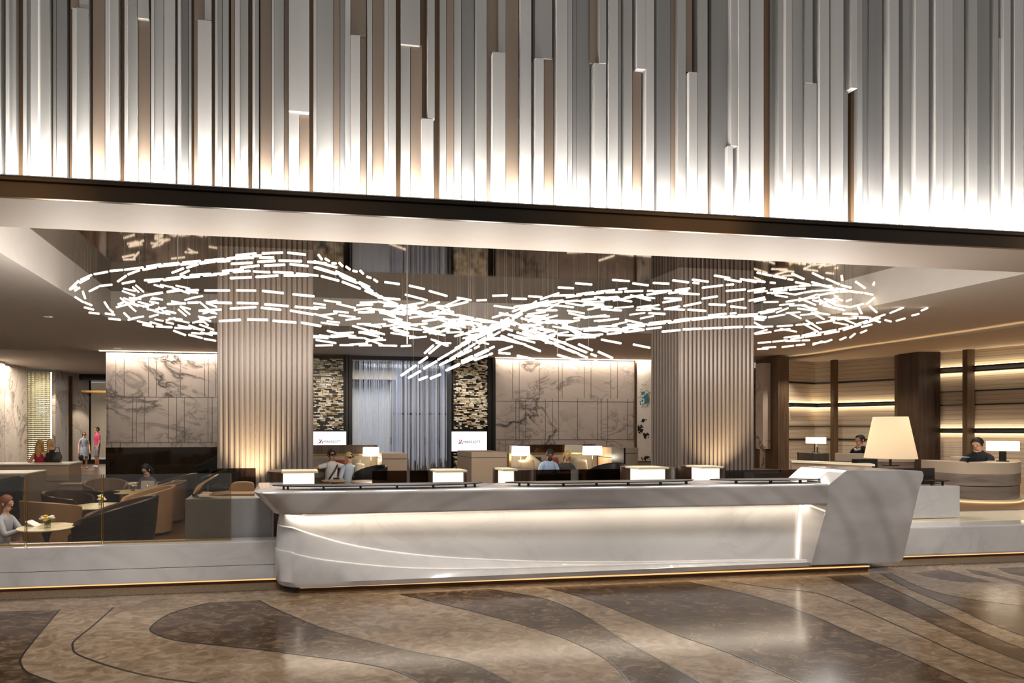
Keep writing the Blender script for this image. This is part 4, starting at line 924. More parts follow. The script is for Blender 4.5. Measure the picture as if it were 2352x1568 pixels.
def flowers(px, py, label, k=1.0):
    v = atz(px, py, .5); t = thing('flower_vase', label, 'vase of flowers', (v.x, v.y, .5), 'flower vases on the round tables')
    MB().lathe((v.x, v.y, .5), [(.03, 0), (.038, .004), (.044, .1), (.041, .1), (.036, .012), (0, .01)], 20).build('glass_pot', glass('pot_glass', (.82, .85, .8), .12), t, True)
    MB().lathe((v.x, v.y, .5), [(.03, .03), (.036, .05), (.038, .09), (0, .1)], 14).build('stems', mat('dark_stems', '3d3a1c', .7), t, True)
    q = random.Random(int(px)); m = MB()
    for i in range(16):
        a = q.uniform(0, 6.28); d = q.uniform(.01, .075); z = .58+.06*q.random()+.03*(1-d/.075); c = Vector((v.x+d*cos(a), v.y+d*sin(a), z)); m.mi = 0 if q.random() < .66 else 1
        m.ball(c, .02, .02, .016, 8, 5)
        for j in range(5): m.ball(c+Vector((.016*cos(j*1.257), .016*sin(j*1.257), .002)), .013, .013, .011, 6, 4)
    m.build('blossoms', [mat('white_petals', 'efeadb', .7), mat('yellow_petals', 'e0bf4a', .7)], t, True)
    m = MB()
    for i in range(9):
        a = i*.7+q.random(); c = Vector((v.x+.065*cos(a), v.y+.065*sin(a), .575+.02*q.random())); d = Vector((cos(a), sin(a), .25)); w = Vector((-sin(a), cos(a), 0))*.014
        m.add([c-d*.03, c+w, c+d*.035, c-w], [(0, 1, 2, 3)])
    m.build('leaves', mat('leaf_green', '4f6128', .6), t)
flowers(109, 1211.5, 'glass pot of white and yellow flowers on the table nearest the tablet woman')
flowers(232, 1159, 'glass pot of white and yellow flowers on the middle marble table')
flowers(305, 1126.5, 'glass pot of white and yellow flowers beside the open laptop')
# tub chair, local: front towards -Y
def tub_chair(px, t_, face, label, m_out, m_in, hb=.8, ha=.52, rx=.40, ry=.44, group='leather tub chairs', low=.05):
    v = att(px, 985, t_); t = thing('tub_chair', label, 'armchair', (v.x, v.y, 0), group, face, True)
    n = 40; sp = radians(140); rows_o = []; rows_i = []; o_b = []; 
    def ring(k, s, z): a = -sp+2*sp*k/n; return Vector((rx*s*sin(a), ry*s*cos(a), z))
    m = MB(); R_ = [[], [], [], [], [], []]
    for k in range(n+1):
        a = -sp+2*sp*k/n; u = (1+cos(a*.9))/2; h = ha+(hb-ha)*u**.8
        if abs(a) > sp*.93: h -= .05*((abs(a)/sp-.93)/.07)**2
        R_[0].append(ring(k, .86, low)); R_[1].append(ring(k, .94, h*.5)); R_[2].append(ring(k, 1.0, h-.015)); R_[3].append(ring(k, .965, h)); R_[4].append(ring(k, .88, h-.02)); R_[5].append(ring(k, .78, .3))
    m.grid(R_[:4]); m.mi = 1; m.grid(R_[3:]); m.grid([R_[5], R_[0]])
    for k in (0, n): m.mi = 0; m.add([R_[i][k] for i in range(6)], [tuple(range(6))])
    m.build('shell', [m_out, m_in], t, True)
    MB().lathe((0, -.03, 0), [(.3, low+.02), (.33, .2), (.33, .33), (.30, .37), (0, .385)], 28, rx/.4*.98, ry/.4*1.05).build('seat_cushion', m_in, t, True)
    MB().lathe((0, 0, 0), [(.2, 0), (.22, .03), (.22, low+.03)], 20).build('base', M_DMETAL, t)
    return t
D = radians
tub_chair(258, 7.95, D(-82), 'large black leather tub chair right behind the glass panel joint', M_BLACK, M_DBROWN, .84, .42, .44, .60)
tub_chair(118, 8.75, D(150), 'tan tub chair with its back to the first flower table', M_TAN, M_TAN, .72, .5, .42, .42)
tub_chair(158, 10.3, D(75), 'dark brown leather tub chair left of the middle marble table', M_DBROWN, M_DBROWN, .66, .5, .42, .44)
tub_chair(332, 9.75, D(-75), 'tan tub chair right of the middle marble table', M_TAN, M_TAN, .80, .5, .44, .5)
tub_chair(224, 11.5, D(165), 'black tub chair seen from behind, beyond the middle marble table', M_BLACK, M_DBROWN, .58, .46, .42, .4)
tub_chair(243, 12.7, D(30), 'golden tan tub chair left of the laptop table', M_TAN, M_TAN, .66, .46, .46, .42)
tub_chair(371, 11.0, D(-80), 'tan tub chair with tall back right of the laptop table', M_TAN, M_TAN, .78, .5, .4, .46)
tub_chair(397, 12.2, D(-78), 'dark brown leather tub chair next to the seated woman with laptop', M_DBROWN, M_DBROWN, .82, .5, .42, .5)
tub_chair(-6, 11.0, D(-70), 'black chair back at the picture edge beside beige desk', M_BLACK, M_BLACK, .86, .6, .42, .44)
# laptop
v = atz(340, 1126, .502); lt = thing('laptop', 'open silver laptop on the third round table', 'laptop', (v.x, v.y, .502), None, D(-12), True)
MB().box(-.14, .14, 0, .2, 0, .012).build('keyboard', M_STEEL, lt, False, .003)
m = MB(); M3 = Matrix.Rotation(radians(-12), 3, 'X'); m.cbox(Vector((0, -.02, .1)), .28, .008, .2, M3); m.build('screen_lid', mat('silver_lid', 'b9b2a8', .4, .3), lt, False, .003)
m = MB(); m.ball((0, -.0255, .1), .011, .002, .013, 12, 6, M3); m.ball((.004, -.0275, .119), .0035, .0015, .005, 8, 4, M3); m.build('lid_emblem', emit('lid_emblem_light', 'ffffff', 1.0), lt)
# long cream ledge behind the laptop table
o = MB(); a_, b_ = at(150, 1100, 15.6), at(452, 1100, 15.2); o.box(a_.x, b_.x, 15.2, 15.5, 0, at(410, 1109, 15.2).z); o = o.build('low_divider', M_BEIGE, None, False, .01); tag(o, 'low beige divider with pale top behind the laptop table', 'divider')
MB().box(a_.x, b_.x, 15.18, 15.52, at(410, 1109, 15.2).z, at(410, 1107.5, 15.2).z).build('top_edge', M_CREAM, o)
# beige desks at left
def desk(px0, px1, y0, t_, dep, label, zb=0.0):
    v0 = att(px0, y0, t_); v1 = att(px1, y0, t_); Y = v1.y; x0 = at(px0, y0, Y).x; z1 = at(px1, y0, Y).z
    d = thing('reception_desk', label, 'desk', ((x0+v1.x)/2, Y, zb))
    MB().box(x0, v1.x, Y, Y+dep, zb+.02, z1-.03).build('body', M_BEIGE, d, False, .006)
    MB().box(x0-.02, v1.x+.02, Y-.02, Y+dep, z1-.03, z1).build('top', M_CREAM, d, False, .004)
    MB().box(x0, v1.x, Y-.004, Y, (zb+z1)*.5, (zb+z1)*.5+.012).build('joint_line', M_DMETAL, d)
    return d, Y, z1
desk(-260, 61, 1086, 12.2, 1.0, 'nearer beige desk with pale top beside the black chair back')
dk, DY, DZ = desk(-260, 158, 1064, 14.6, .9, 'farther beige desk with pale top, the two seated women at it')
# pods behind the counter
def pod(px0, px1, wx0, wx1, y0, label, Y=7.6, side=1):
    x0, x1 = at(px0, y0, Y).x, at(px1, y0, Y).x; z1 = at((px0+px1)/2, y0, Y).z
    t = thing('lit_counter', label, 'counter', ((x0+x1)/2, Y, 0), 'small lit box counters behind the bar')
    cx, r = (x0+x1)/2, (x1-x0)/2
    MB().lathe((cx, Y+.35, 0), [(r*.94, .02), (r, .5), (r, z1-.02), (0, z1-.018)], 32, 1, .35/r if r else 1).build('body', M_DWOOD, t, True)
    wa, wb = at(wx0, y0, Y-.02).x, at(wx1, y0, Y-.02).x
    MB().box(wa-.02, wb+.05, Y-.05, Y+.3, z1-.03, z1).build('top', M_CREAM, t, False, .01)
    MB().box(wa, wb, Y-.03, Y+.2, z1-.38, z1-.03).build('lit_box', emit('lit_white_box', 'fff6e4', .85), t, False, .012)
pod(612, 724, 650, 722, 1081, 'lit white box counter before the left fluted column')
pod(1000, 1087, 1003, 1064, 1079, 'lit white box counter with wooden side left of beige partition', 7.7)
pod(1156, 1250, 1157, 1180, 1076, 'dark round box counter with lit edge before the blonde woman', 7.7)
pod(1464, 1578, 1468, 1527, 1072, 'lit white box counter at the left face of right fluted column', 7.7)
pod(1608, 1690, 1612, 1652, 1070, 'lit white box counter in front of the right fluted column', 7.7)
# ================================================================== BOOTHS
def booth(px0, px1, Y, ytop, ymid, label, glassy):
    x0, x1 = at(px0, 1050, Y).x, at(px1, 1050, Y).x; zt_, zm = at((px0+px1)/2, ytop, Y).z, at((px0+px1)/2, ymid, Y).z
    t = thing('sofa', label, 'sofa', ((x0+x1)/2, Y-.4, 0), 'booth sofas')
    MB().box(x0, x1, Y, Y+.12, .1, zm-.03).build('backrest', M_FABRIC, t, False, .02)
    MB().box(x0-.06, x1+.06, Y-.02, Y+.16, zm-.03, zm+.01).build('gold_rail', M_GOLD, t)
    MB().box(x0, x1, Y+.06, Y+.12, zm+.01, zt_).build('upper_panel', glass('booth_glass', (.35, .26, .19), .1) if glassy else wood('booth_wood', '3a2b1f', '55402d', .35), t)
    for x in (x0-.05, x1): MB().box(x, x+.05, Y-.06, Y+.1, 0, zm).build('gold_post', M_GOLD, t)
    MB().box(x0, x1, Y-.75, Y, .12, .44).build('seat', M_FABRIC, t, False, .04)
    MB().box(x0+.02, x1-.02, Y-.7, Y, 0, .12).build('plinth', M_DWOOD, t)
    return x0, x1, zt_
booth(640, 868, 13.9, 1022, 1043, 'grey woven booth sofa under dark wood panel, couple in sunglasses on it', False)
booth(1172, 1372, 13.5, 1021, 1040, 'grey woven booth sofa under brown glass panel, between two lit lamps', True)
def pillow(px, py, Y, w, h, m_, label, rz=0, tilt=-14, roll=0):
    v = at(px, py, Y); t = None
    M3 = Matrix.Rotation(radians(rz), 3, 'Z') @ Matrix.Rotation(radians(tilt), 3, 'X') @ Matrix.Rotation(radians(roll), 3, 'Y')
    m = MB(); n = 8; rows = []
    for s in (-1, 1):
        g = []
        for i in range(n+1):
            r = []
            for j in range(n+1):
                a, b = i/n*2-1, j/n*2-1; th = .055*((1-a**4)*(1-b**4))**.5; pin = 1-.06*(a*a*b*b)
                r.append(v+M3 @ Vector((a*w/2*pin*(1-.05*(1-b*b)), s*th, b*h/2*pin*(1-.05*(1-a*a)))))
            g.append(r)
        m.grid(g)
    o = m.build('cushion', m_, None, True); tag(o, label, 'cushion', 'sofa cushions'); return o
C_TAUPE = mat('taupe_cushion', '84776a', .9, var=.1, scale=30); C_RUST = mat('rust_cushion', '8c3b22', .9, var=.1, scale=30); C_CREAM = mat('cream_cushion', 'd2bf9f', .9, var=.08, scale=30); C_BROWN = mat('dark_brown_cushion', '2d211a', .9); C_STRIPE = mat('oat_cushion', 'b09c80', .9, var=.15, scale=12, stretch=(4, 1, .2))
pillow(733, 1075, 13.62, .46, .46, C_TAUPE, 'taupe cushion left of the man in sunglasses')
pillow(778, 1074, 13.62, .34, .40, C_RUST, 'rust cushion between the couple in sunglasses')
pillow(814, 1074, 13.5, .34, .40, C_TAUPE, 'taupe cushion behind the woman in sunglasses')
pillow(826, 1078, 13.35, .24, .32, C_CREAM, 'cream cushion right of the woman in sunglasses', 20, -14, 10)
pillow(1210, 1072, 13.15, .42, .36, C_STRIPE, 'oat striped cushion under the left lamp of the right sofa')
pillow(1222, 1066, 13.3, .42, .40, C_CREAM, 'cream cushion standing on its corner left of bearded man', 0, -14, 38)
pillow(1234, 1068, 13.4, .24, .42, C_BROWN, 'dark brown cushion just behind the bearded man')
pillow(1277, 1068, 13.2, .16, .40, C_RUST, 'rust cushion between the bearded man and blonde woman')
pillow(1317, 1068, 13.2, .36, .40, C_TAUPE, 'taupe cushion at the right shoulder of blonde woman')
pillow(1334, 1071, 13.05, .36, .34, C_STRIPE, 'oat cushion at the far end, right of blonde woman')
def lamp(px0, px1, y0, y1, Y, label, ybase=1085, group='sofa lamps'):
    x0, x1 = at(px0, y0, Y).x, at(px1, y0, Y).x; cx = (x0+x1)/2; r = (x1-x0)/2; z1, z0 = at((px0+px1)/2, y0, Y).z, at((px0+px1)/2, y1, Y).z
    t = thing('floor_lamp', label, 'lamp', (cx, Y, 0), group)
    MB().lathe((cx, Y, 0), [(r, z0), (r*.95, z1)], 28).build('lamp_shade', M_SHADE, t, True)
    MB().lathe((cx, Y, 0), [(.12, 0), (.12, .02), (.01, .03), (.01, z0+.1), (0, z0+.1)], 14).build('stem', M_GOLD, t, True)
    MB().ball((cx, Y, (z0+z1)/2), .04).build('bulb', MATS['lamp_bulb_light'], t, True)
    point('lamp_light', (cx, Y-.02, z0-.06), 7)
lamp(833, 871, 1027, 1047, 13.55, 'white drum lamp right of the couple in sunglasses')
lamp(1176, 1216, 1024.5, 1046, 13.2, 'white drum lamp left of the bearded man')
lamp(1340, 1381, 1024, 1044, 13.1, 'white drum lamp right of the blonde woman')
def block(px0, px1, y0, Y, dep, label, m_=M_BEIGE, seam=True):
    x0, x1 = at(px0, y0, Y).x, at(px1, y0, Y).x; z1 = at((px0+px1)/2, y0, Y).z
    t = thing('partition', label, 'partition', ((x0+x1)/2, Y, 0), 'beige booth partitions')
    MB().box(x0, x1, Y, Y+dep, 0, z1-.13).build('body', m_, t, False, .006)
    MB().box(x0, x1, Y, Y+dep, z1-.118, z1).build('cap', m_, t, False, .006)
    MB().box(x0+.01, x1-.01, Y+.01, Y+dep-.01, z1-.13, z1-.118).build('shadow_joint', M_DMETAL, t)
block(877, 935, 1041, 13.05, .9, 'beige partition right of the lamp by the couple in sunglasses')
block(1083, 1164, 1038, 12.4, 1.1, 'beige partition left of the bearded man, beside stone mosaic')
block(1437, 1466, 1028, 12.2, .5, 'taupe partition end panel next to the ink painting', mat('taupe_panel', '8f7d6c', .5, var=.03))
# angled lit wood cabinet right of second sofa
pA, pB = at(1374, 1060, 13.3), at(1432, 1060, 12.25)
cb = thing('cabinet', 'tall light wood cabinet side lit by the lamp of right sofa', 'cabinet', ((pA+pB)/2*Vector((1, 1, 0)) if False else (pA.x/2+pB.x/2, pA.y/2+pB.y/2, 0)))
LW = wood('light_wood', 'a98764', 'bf9d78', .4, (1, 1, .1), 8)
m = MB(); n = Vector((.1, .1, 0))
m.prism([(pA.x, pA.y, 0), (pB.x, pB.y, 0), (pB.x+.12, pB.y+.1, 0), (pA.x+.12, pA.y+.1, 0)], (0, 0, at(1400, 1051, 12.8).z)); m.build('lower_panel', LW, cb)
m = MB(); m.prism([(pA.x, pA.y, at(1400, 1049.5, 12.8).z), (pB.x, pB.y, at(1400, 1049.5, 12.8).z), (pB.x+.12, pB.y+.1, at(1400, 1049.5, 12.8).z), (pA.x+.12, pA.y+.1, at(1400, 1049.5, 12.8).z)], (0, 0, .23)); m.build('upper_panel', LW, cb)
MB().box(at(1433, 1060, 12.2).x, at(1436.5, 1060, 12.2).x, 12.2, 12.7, 0, at(1433, 1028, 12.2).z).build('dark_edge', M_DMETAL, cb)
# chairs and small tables in the middle lounge
tub_chair(849, 12.5, D(-70), 'black lounge chair back near the couple in sunglasses', M_BLACK, M_BLACK, .98, .7, .36, .4, None)
tub_chair(1273, 10.6, D(180), 'wide black chair seen from behind, before the bearded man', M_BLACK, M_BLACK, .98, .8, .50, .4, None)
tub_chair(1392, 12.0, D(-65), 'black lounge chair back in front of the light wood cabinet', M_BLACK, M_BLACK, 1.05, .7, .36, .44, None)
tub_chair(1350, 9.5, D(150), 'black tub chair low behind the middle bar shelf', M_BLACK, M_BLACK, .82, .62, .42, .4, None)
for px, py, w, lab in ((848, 1105, 88, 'tan round table behind smoked glass near the beige partition'), (768, 1103, 60, 'tan round table in front of the couple in sunglasses'), (1415, 1105, 80, 'tan round table left of the right fluted column'), (1310, 1084, 46, 'tan round table before the blonde woman'), (1762, 1086, 58, 'tan round table right of the right fluted column')):
    z = .86 if px == 1310 else .72; t_ = (H-z)*F/(py-CY); round_table(px, py, w*t_/F, z, lab, False)
for px, py, lab in ((772, 1100, 'small dark box on the table before the couple in sunglasses'), ):
    v = atz(px, py, .72); o = MB().box(v.x-.06, v.x+.06, v.y-.04, v.y+.04, .72, .75).build('small_box', M_DMETAL, None, False, .004); tag(o, lab, 'box')
# ================================================================== RECEPTION
def rdesk(pts, ytop, t_, label, front='wood'):
    d = thing('reception_desk', label, 'desk', (pts[0][0], pts[0][1], .445))
    return d
ZF = .445
# right curved desk
cpts = [att(2118, 985, 11.4), att(2150, 985, 10.9), att(2210, 985, 10.45), att(2270, 985, 10.3), att(2318, 985, 10.35), att(2338, 985, 10.6), att(2343, 985, 11.0), att(2335, 985, 11.5)]
cp = smoothline([(p.x, p.y, 0) for p in cpts], 5)
zt_ = H-(1063-CY)*10.3/F; zm = H-(1088-CY)*10.3/F
dk2 = thing('reception_desk', 'curved wood-fronted reception desk beside the dark walnut pier', 'desk', (cp[10].x, cp[10].y+.4, ZF), 'curved reception desks')
M_GW = wood('grey_oak', '6f6358', '94857a', .4, (.15, .15, 1), 7)
def ribbon(pts, z0, z1, th, name, m_, parent, out=0.):
    a = []; b = []
    for i, p in enumerate(pts):
        d = (pts[min(i+1, len(pts)-1)]-pts[max(i-1, 0)]).normalized(); n = Vector((d.y, -d.x, 0))
        a.append(p+n*out); b.append(p-n*th)
    m = MB(); m.grid([[Vector((p.x, p.y, z)) for p in r] for r, z in ((a, z0), (a, z1), (b, z1), (b, z0))]); 
    for k in (0, -1): m.add([(r[k].x, r[k].y, z) for r, z in ((a, z0), (a, z1), (b, z1), (b, z0))], [(0, 1, 2, 3)])
    return m.build(name, m_, parent, True)
ribbon(cp, ZF+.05, ZF+.28, .35, 'lower_front', M_GW, dk2); ribbon(cp, ZF+.295, zm-.01, .35, 'upper_front', M_GW, dk2, .01); ribbon(cp, ZF+.28, ZF+.295, .33, 'dark_groove', M_BLACKGL, dk2, -.01)
ribbon(cp, zm-.01, zt_, .4, 'counter_band', M_CREAM if False else M_LBEIGE, dk2, .015); ribbon(cp, ZF, ZF+.05, .3, 'plinth', M_CREAM, dk2, .06); ribbon(cp, ZF+.004, ZF+.02, .3, 'light_strip', M_FLED, dk2, .075)
# middle desk
c2 = [att(1918, 985, 13.2), att(1960, 985, 13.0), att(2060, 985, 12.6), att(2100, 985, 12.6)]
cp2 = smoothline([(p.x, p.y, 0) for p in c2], 5); zt2_ = H-(1042-CY)*13/F
dk3 = thing('reception_desk', 'pale topped reception desk behind the large cone lamp', 'desk', (cp2[6].x, cp2[6].y+.4, ZF), 'curved reception desks')
ribbon(cp2, zt2_-.16, zt2_, .5, 'counter_band', M_LBEIGE, dk3, .01); ribbon(cp2, ZF, zt2_-.16, .45, 'front', M_GW, dk3)
c3 = [att(1835, 985, 13.6), att(1905, 985, 13.3)]; zt3 = H-(1040-CY)*13.5/F
cp3 = smoothline([(p.x, p.y, 0) for p in c3], 4)
dk4 = thing('side_console', 'dark wood console under the small lamp by the ribbed wall', 'console', (cp3[2].x, cp3[2].y+.4, ZF))
ribbon(cp3, ZF, zt3, .5, 'body', wood('console_wood', '4a3c2f', '665443', .4), dk4)
# tilted pale ledges between smoked glass and reception
v0, v1 = att(1818, 1058, 10.5), att(2010, 1066, 9.0)
o = MB(); o.prism([v0, v1, v1+Vector((.25, .3, 0)), v0+Vector((.25, .3, 0))], (0, 0, -.03)); o = o.build('ledge_top', M_CREAM); o.name = 'service_ledge'; tag(o, 'long pale ledge slanting behind the raised counter end block', 'ledge')
m = MB(); m.prism([v0+Vector((.05, .05, -.03)), v1+Vector((0, .05, -.03)), v1+Vector((.2, .28, -.03)), v0+Vector((.25, .28, -.03))], (0, 0, -.62)); m.build('ledge_front', M_BEIGE, o)
o = MB(); ex, ey = att(2088, 1060, 8.6), att(2146, 1060, 8.6); o.box(ex.x, ey.x, 8.2, 8.3, ZF, H-(1053-CY)*8.2/.86/F); o = o.build('dark_panel', M_BLACKGL); o.name = 'dark_screen_panel'; tag(o, 'dark glossy panel standing between the cone lamp and curved desk', 'panel')
def blamp(px0, px1, y0, y1, yb, t_, zb, label):
    a_ = att(px0, y0, t_); b_ = att(px1, y0, t_); cx, cy = (a_.x+b_.x)/2, (a_.y+b_.y)/2; w = (b_-a_).length; z1, z0 = a_.z, att(px0, y1, t_).z
    t = thing('desk_lamp', label, 'lamp', (cx, cy, zb), 'rectangular desk lamps', -AN-.5, True)
    L_ = lambda z: z-zb
    MB().box(-w/2, w/2, -.07, .07, L_(z0), L_(z1)).build('lamp_shade', M_SHADE, t, False, .008)
    m = MB(); 
    if px0 < 2000:
        m.box(-.035, -.02, -.02, .02, .02, L_(z0)+.03); m.box(.02, .035, -.02, .02, .02, L_(z0)+.03); m.box(-.035, .035, -.02, .02, L_(z0)+.015, L_(z0)+.03)
    else: m.box(-.04, .04, -.03, .03, .02, L_(z0)+.03)
    m.build('stem', M_DMETAL, t); MB().box(-.07, .07, -.05, .05, 0, .02).build('foot', M_DMETAL, t)
    point('desk_lamp_light', (cx, cy, z0-.05), 4)
blamp(1856, 1892, 1004, 1018, 1039, 13.7, zt3, 'small rectangular lit lamp on the dark wood console')
blamp(2278, 2328, 1013, 1035, 1060, 10.75, zt_, 'rectangular lit lamp at the right end of curved desk')
# ================================================================== PEOPLE
def skin_mesh(name, verts, edges, radii, sub=1):
    me = bpy.data.meshes.new(name); me.from_pydata([tuple(v) for v in verts], edges, []); o = bpy.data.objects.new(name, me); COL.objects.link(o)
    md = o.modifiers.new('s', 'SKIN'); md.use_smooth_shade = True
    lay = me.skin_vertices[0].data
    for i, r in enumerate(radii):
        lay[i].radius = r if isinstance(r, tuple) else (r, r); lay[i].use_root = (i == 0)
    if sub: sm = o.modifiers.new('d', 'SUBSURF'); sm.levels = sub; sm.render_levels = sub
    dg = bpy.context.evaluated_depsgraph_get(); dg.update()
    out = bpy.data.meshes.new_from_object(o.evaluated_get(dg)); bpy.data.objects.remove(o); bpy.data.meshes.remove(me)
    return out
def put(name, me, m_, parent):
    o = bpy.data.objects.new(name, me); COL.objects.link(o); me.materials.clear(); me.materials.append(m_); o.parent = parent
    me.polygons.foreach_set('use_smooth', [True]*len(me.polygons)); return o
SK = {'fair': mat('fair_skin', 'd9a98c', .55, var=.03), 'tan': mat('tanned_skin', 'b9805c', .55, var=.03), 'deep': mat('brown_skin', '8a5b42', .55, var=.03)}
def person(label, loc, rz, sc, skin, hair, haircol, top, topcol, sleeve, bottom, botcol, legs, shoe='1d1a18', seated=True, seat=.46, lean=0., yaw=0., pitch=0., arms=None, legpts=None, extra=None, w=1.0, bmarm=None):
    """local space: faces -Y; x to its left is +; heights in metres before scale"""
    t = thing('person', label, 'person', loc, None, rz, True); t.scale = (sc, sc, sc)
    hp = seat+.09 if seated else .93
    RL = Matrix.Rotation(radians(lean), 3, 'X')
    def U(x, y, z): return Vector((0, 0, hp)) + RL @ Vector((x, y, z))
    pel, wai, che, nb = U(0, 0, 0), U(0, .01, .17), U(0, .0, .36), U(0, .01, .47)
    nk = U(0, -.005, .56); hd = U(0, -.02, .69)
    RH = RL @ Matrix.Rotation(radians(yaw), 3, 'Z') @ Matrix.Rotation(radians(pitch), 3, 'X')
    def HD(x, y, z): return hd + RH @ Vector((x, y, z))
    V = [pel, wai, che, nb, nk, HD(0, .012, -.06), HD(0, .012, .02), HD(0, .015, .085)]
    rad = [(.16*w, .12), (.135*w, .105), (.16*w, .115), (.085, .07), .052, (.058, .072), (.076, .094), (.06, .074)]
    E = [(0, 1), (1, 2), (2, 3), (3, 4), (4, 5), (5, 6), (6, 7)]
    def add(v, r, p): V.append(Vector(v)); rad.append(r); E.append((p, len(V)-1)); return len(V)-1
    add(HD(0, -.072, -.098), (.026, .022), 5)      # chin
    add(HD(0, -.098, -.02), (.012, .012), 6)       # nose
    joints = {}
    for s in (-1, 1):
        sh = add(U(s*.165*w, .0, .44), .058, 3)
        e, wr, hdir = (arms or {}).get(s, (Vector((s*.24, -.06, .2)), Vector((s*.13, -.27, .09)), Vector((-s*.3, -.9, -.1))))
        ew, ww = U(*e), U(*wr); hv = (RL @ Vector(hdir)).normalized()
        el = add(ew, .040, sh); fm = add(ew.lerp(ww, .35), .036, el); wi = add(ww, .025, fm)
        pm = add(ww+hv*.05, (.036, .02), wi); kn = add(ww+hv*.088, (.036, .017), pm)
        sd = hv.cross(Vector((0, 0, 1))); sd = sd.normalized() if sd.length > .1 else Vector((1, 0, 0)); dn = hv.cross(sd).normalized()
        if dn.z > 0: dn = -dn
        for k, (off, ln) in enumerate(((-.027, .066), (-.009, .076), (.009, .072), (.026, .056))):
            f1 = add(ww+hv*.112+sd*off, .0088, kn); f2 = add(ww+hv*(.112+ln*.55)+sd*off*1.08+dn*.008, .008, f1); add(ww+hv*(.112+ln*.85)+sd*off*1.1+dn*.03, .0068, f2)
        th = add(ww+hv*.055-sd*s*.04+dn*.006, .011, pm); add(ww+hv*.095-sd*s*.052+dn*.016, .0085, th)
        joints[s] = (sh, el, fm, wi)
    lj = {}
    for s in (-1, 1):
        hpt = add(U(s*.088*w, -.01, -.02), .092, 0)
        if seated: kneep, ank, toe = (legpts or {}).get(s, (Vector((s*.11, -.46, hp-.01)), Vector((s*.11, -.42, .085)), Vector((s*.13, -.58, .03))))
        else: kneep, ank, toe = (legpts or {}).get(s, (Vector((s*.1, -.02, .50)), Vector((s*.1, .02, .085)), Vector((s*.125, -.14, .03))))
        th = add(Vector(V[hpt]).lerp(Vector(kneep), .5), .076, hpt); kn = add(kneep, .056, th); cf = add(Vector(kneep).lerp(Vector(ank), .35), .054, kn); an = add(ank, .036, cf); to = add(toe, (.038, .026), an)
        lj[s] = (hpt, th, kn, cf, an, to)
    bme = skin_mesh('body', V, E, rad, 1)
    put('body', bme, SK[skin], t)
    R0 = [(max(r) if isinstance(r, tuple) else r) for r in rad]
    leg_of = {j: s for s in (-1, 1) for j in lj[s]}; arm_of = {}
    for s in (-1, 1):
        for j in joints[s]: arm_of[j] = s
    torso = {(0, 1), (1, 2), (2, 3)}
    up_e = torso | {(3, joints[s][0]) for s in (-1, 1)}
    def cover(p, want):
        best, be, bf = 1e9, None, 0
        for (i, j) in E:
            A, B = V[i], V[j]; ab = B-A; f = max(0, min(1, (p-A).dot(ab)/max(1e-9, ab.dot(ab)))); d = (p-A-ab*f).length-(R0[i]*(1-f)+R0[j]*f)
            if d < best: best, be, bf = d, (i, j), f
        return want(be, bf, p)
    def w_top(e, f, p):
        hh = (p-V[0]).dot(RL @ Vector((0, 0, 1)))
        if e in torso: return hh > -.05
        if e[0] == 3 and e[1] in arm_of: return sleeve != 'none' or f < .45
        if e[0] in arm_of and e[1] in arm_of:
            k = joints[arm_of[e[0]]].index(e[0]); return sleeve == 'long' or (sleeve == 'short' and k == 0 and f < .6)
        if e[0] == 0 and e[1] in leg_of: return (p-V[0]).dot(RL @ Vector((0, 0, 1))) > -.03
        return False
    def w_bot(e, f, p):
        if e == (0, 1): return (p-V[0]).dot(RL @ Vector((0, 0, 1))) < .03
        if e[0] == 0 and e[1] in leg_of: return True
        if e[0] in leg_of and e[1] in leg_of:
            k = lj[leg_of[e[0]]].index(e[0])
            return k == 0 or (k == 1 and bottom != 'mini') or (k == 2 and bottom == 'trousers') or (k == 3 and bottom == 'trousers' and f < .9)
        return False
    def cloth(name, want, off, col):
        bm = bmesh.new(); bm.from_mesh(bme); bm.normal_update()
        kill = [f for f in bm.faces if not cover(f.calc_center_median(), want)]
        bmesh.ops.delete(bm, geom=kill, context='FACES')
        for v_ in bm.verts: v_.co += v_.normal*off
        me = bpy.data.meshes.new(name); bm.to_mesh(me); bm.free()
        return put(name, me, mat('cloth_'+col, col, .85, var=.08, scale=9), t)
    cloth(top, w_top, .011, topcol)
    if bottom: cloth(bottom, w_bot, .014 if bottom == 'shorts' else .008, botcol)
    def sub(idx, grow):
        ids = list(dict.fromkeys(idx)); mp = {i: k for k, i in enumerate(ids)}
        ed = [(mp[a], mp[b]) for a, b in E if a in mp and b in mp]
        return [V[i] for i in ids], ed, [tuple(x+grow for x in (rad[i] if isinstance(rad[i], tuple) else (rad[i], rad[i]))) for i in ids]
    for s in (-1, 1):
        vs, ed, rd = sub([lj[s][4], lj[s][5]], .012); put('shoe', skin_mesh('shoe', vs, ed, rd, 1), mat('shoe_'+shoe, shoe, .5), t)
    # face details
    fm = mat('eye_dark', '1a1412', .3); mm = mat('lip', '9c5a4c', .5)
    for s in (-1, 1):
        b = MB(); b.ball(HD(s*.031, -.083, .008), .011, .007, .007, 8, 5); b.build('eye', fm, t)
        b = MB(); b.ball(HD(s*.083, .015, -.01), .012, .02, .03, 8, 5); b.build('ear', SK[skin], t, True)
    b = MB(); b.ball(HD(0, -.091, -.062), .024, .008, .007, 8, 5); b.build('mouth', mm, t, True)
    # hair
    hm = mat('hair_'+haircol, haircol, .6, var=.3, scale=20)
    b = MB(); n, mm_ = 20, 14; rows = []
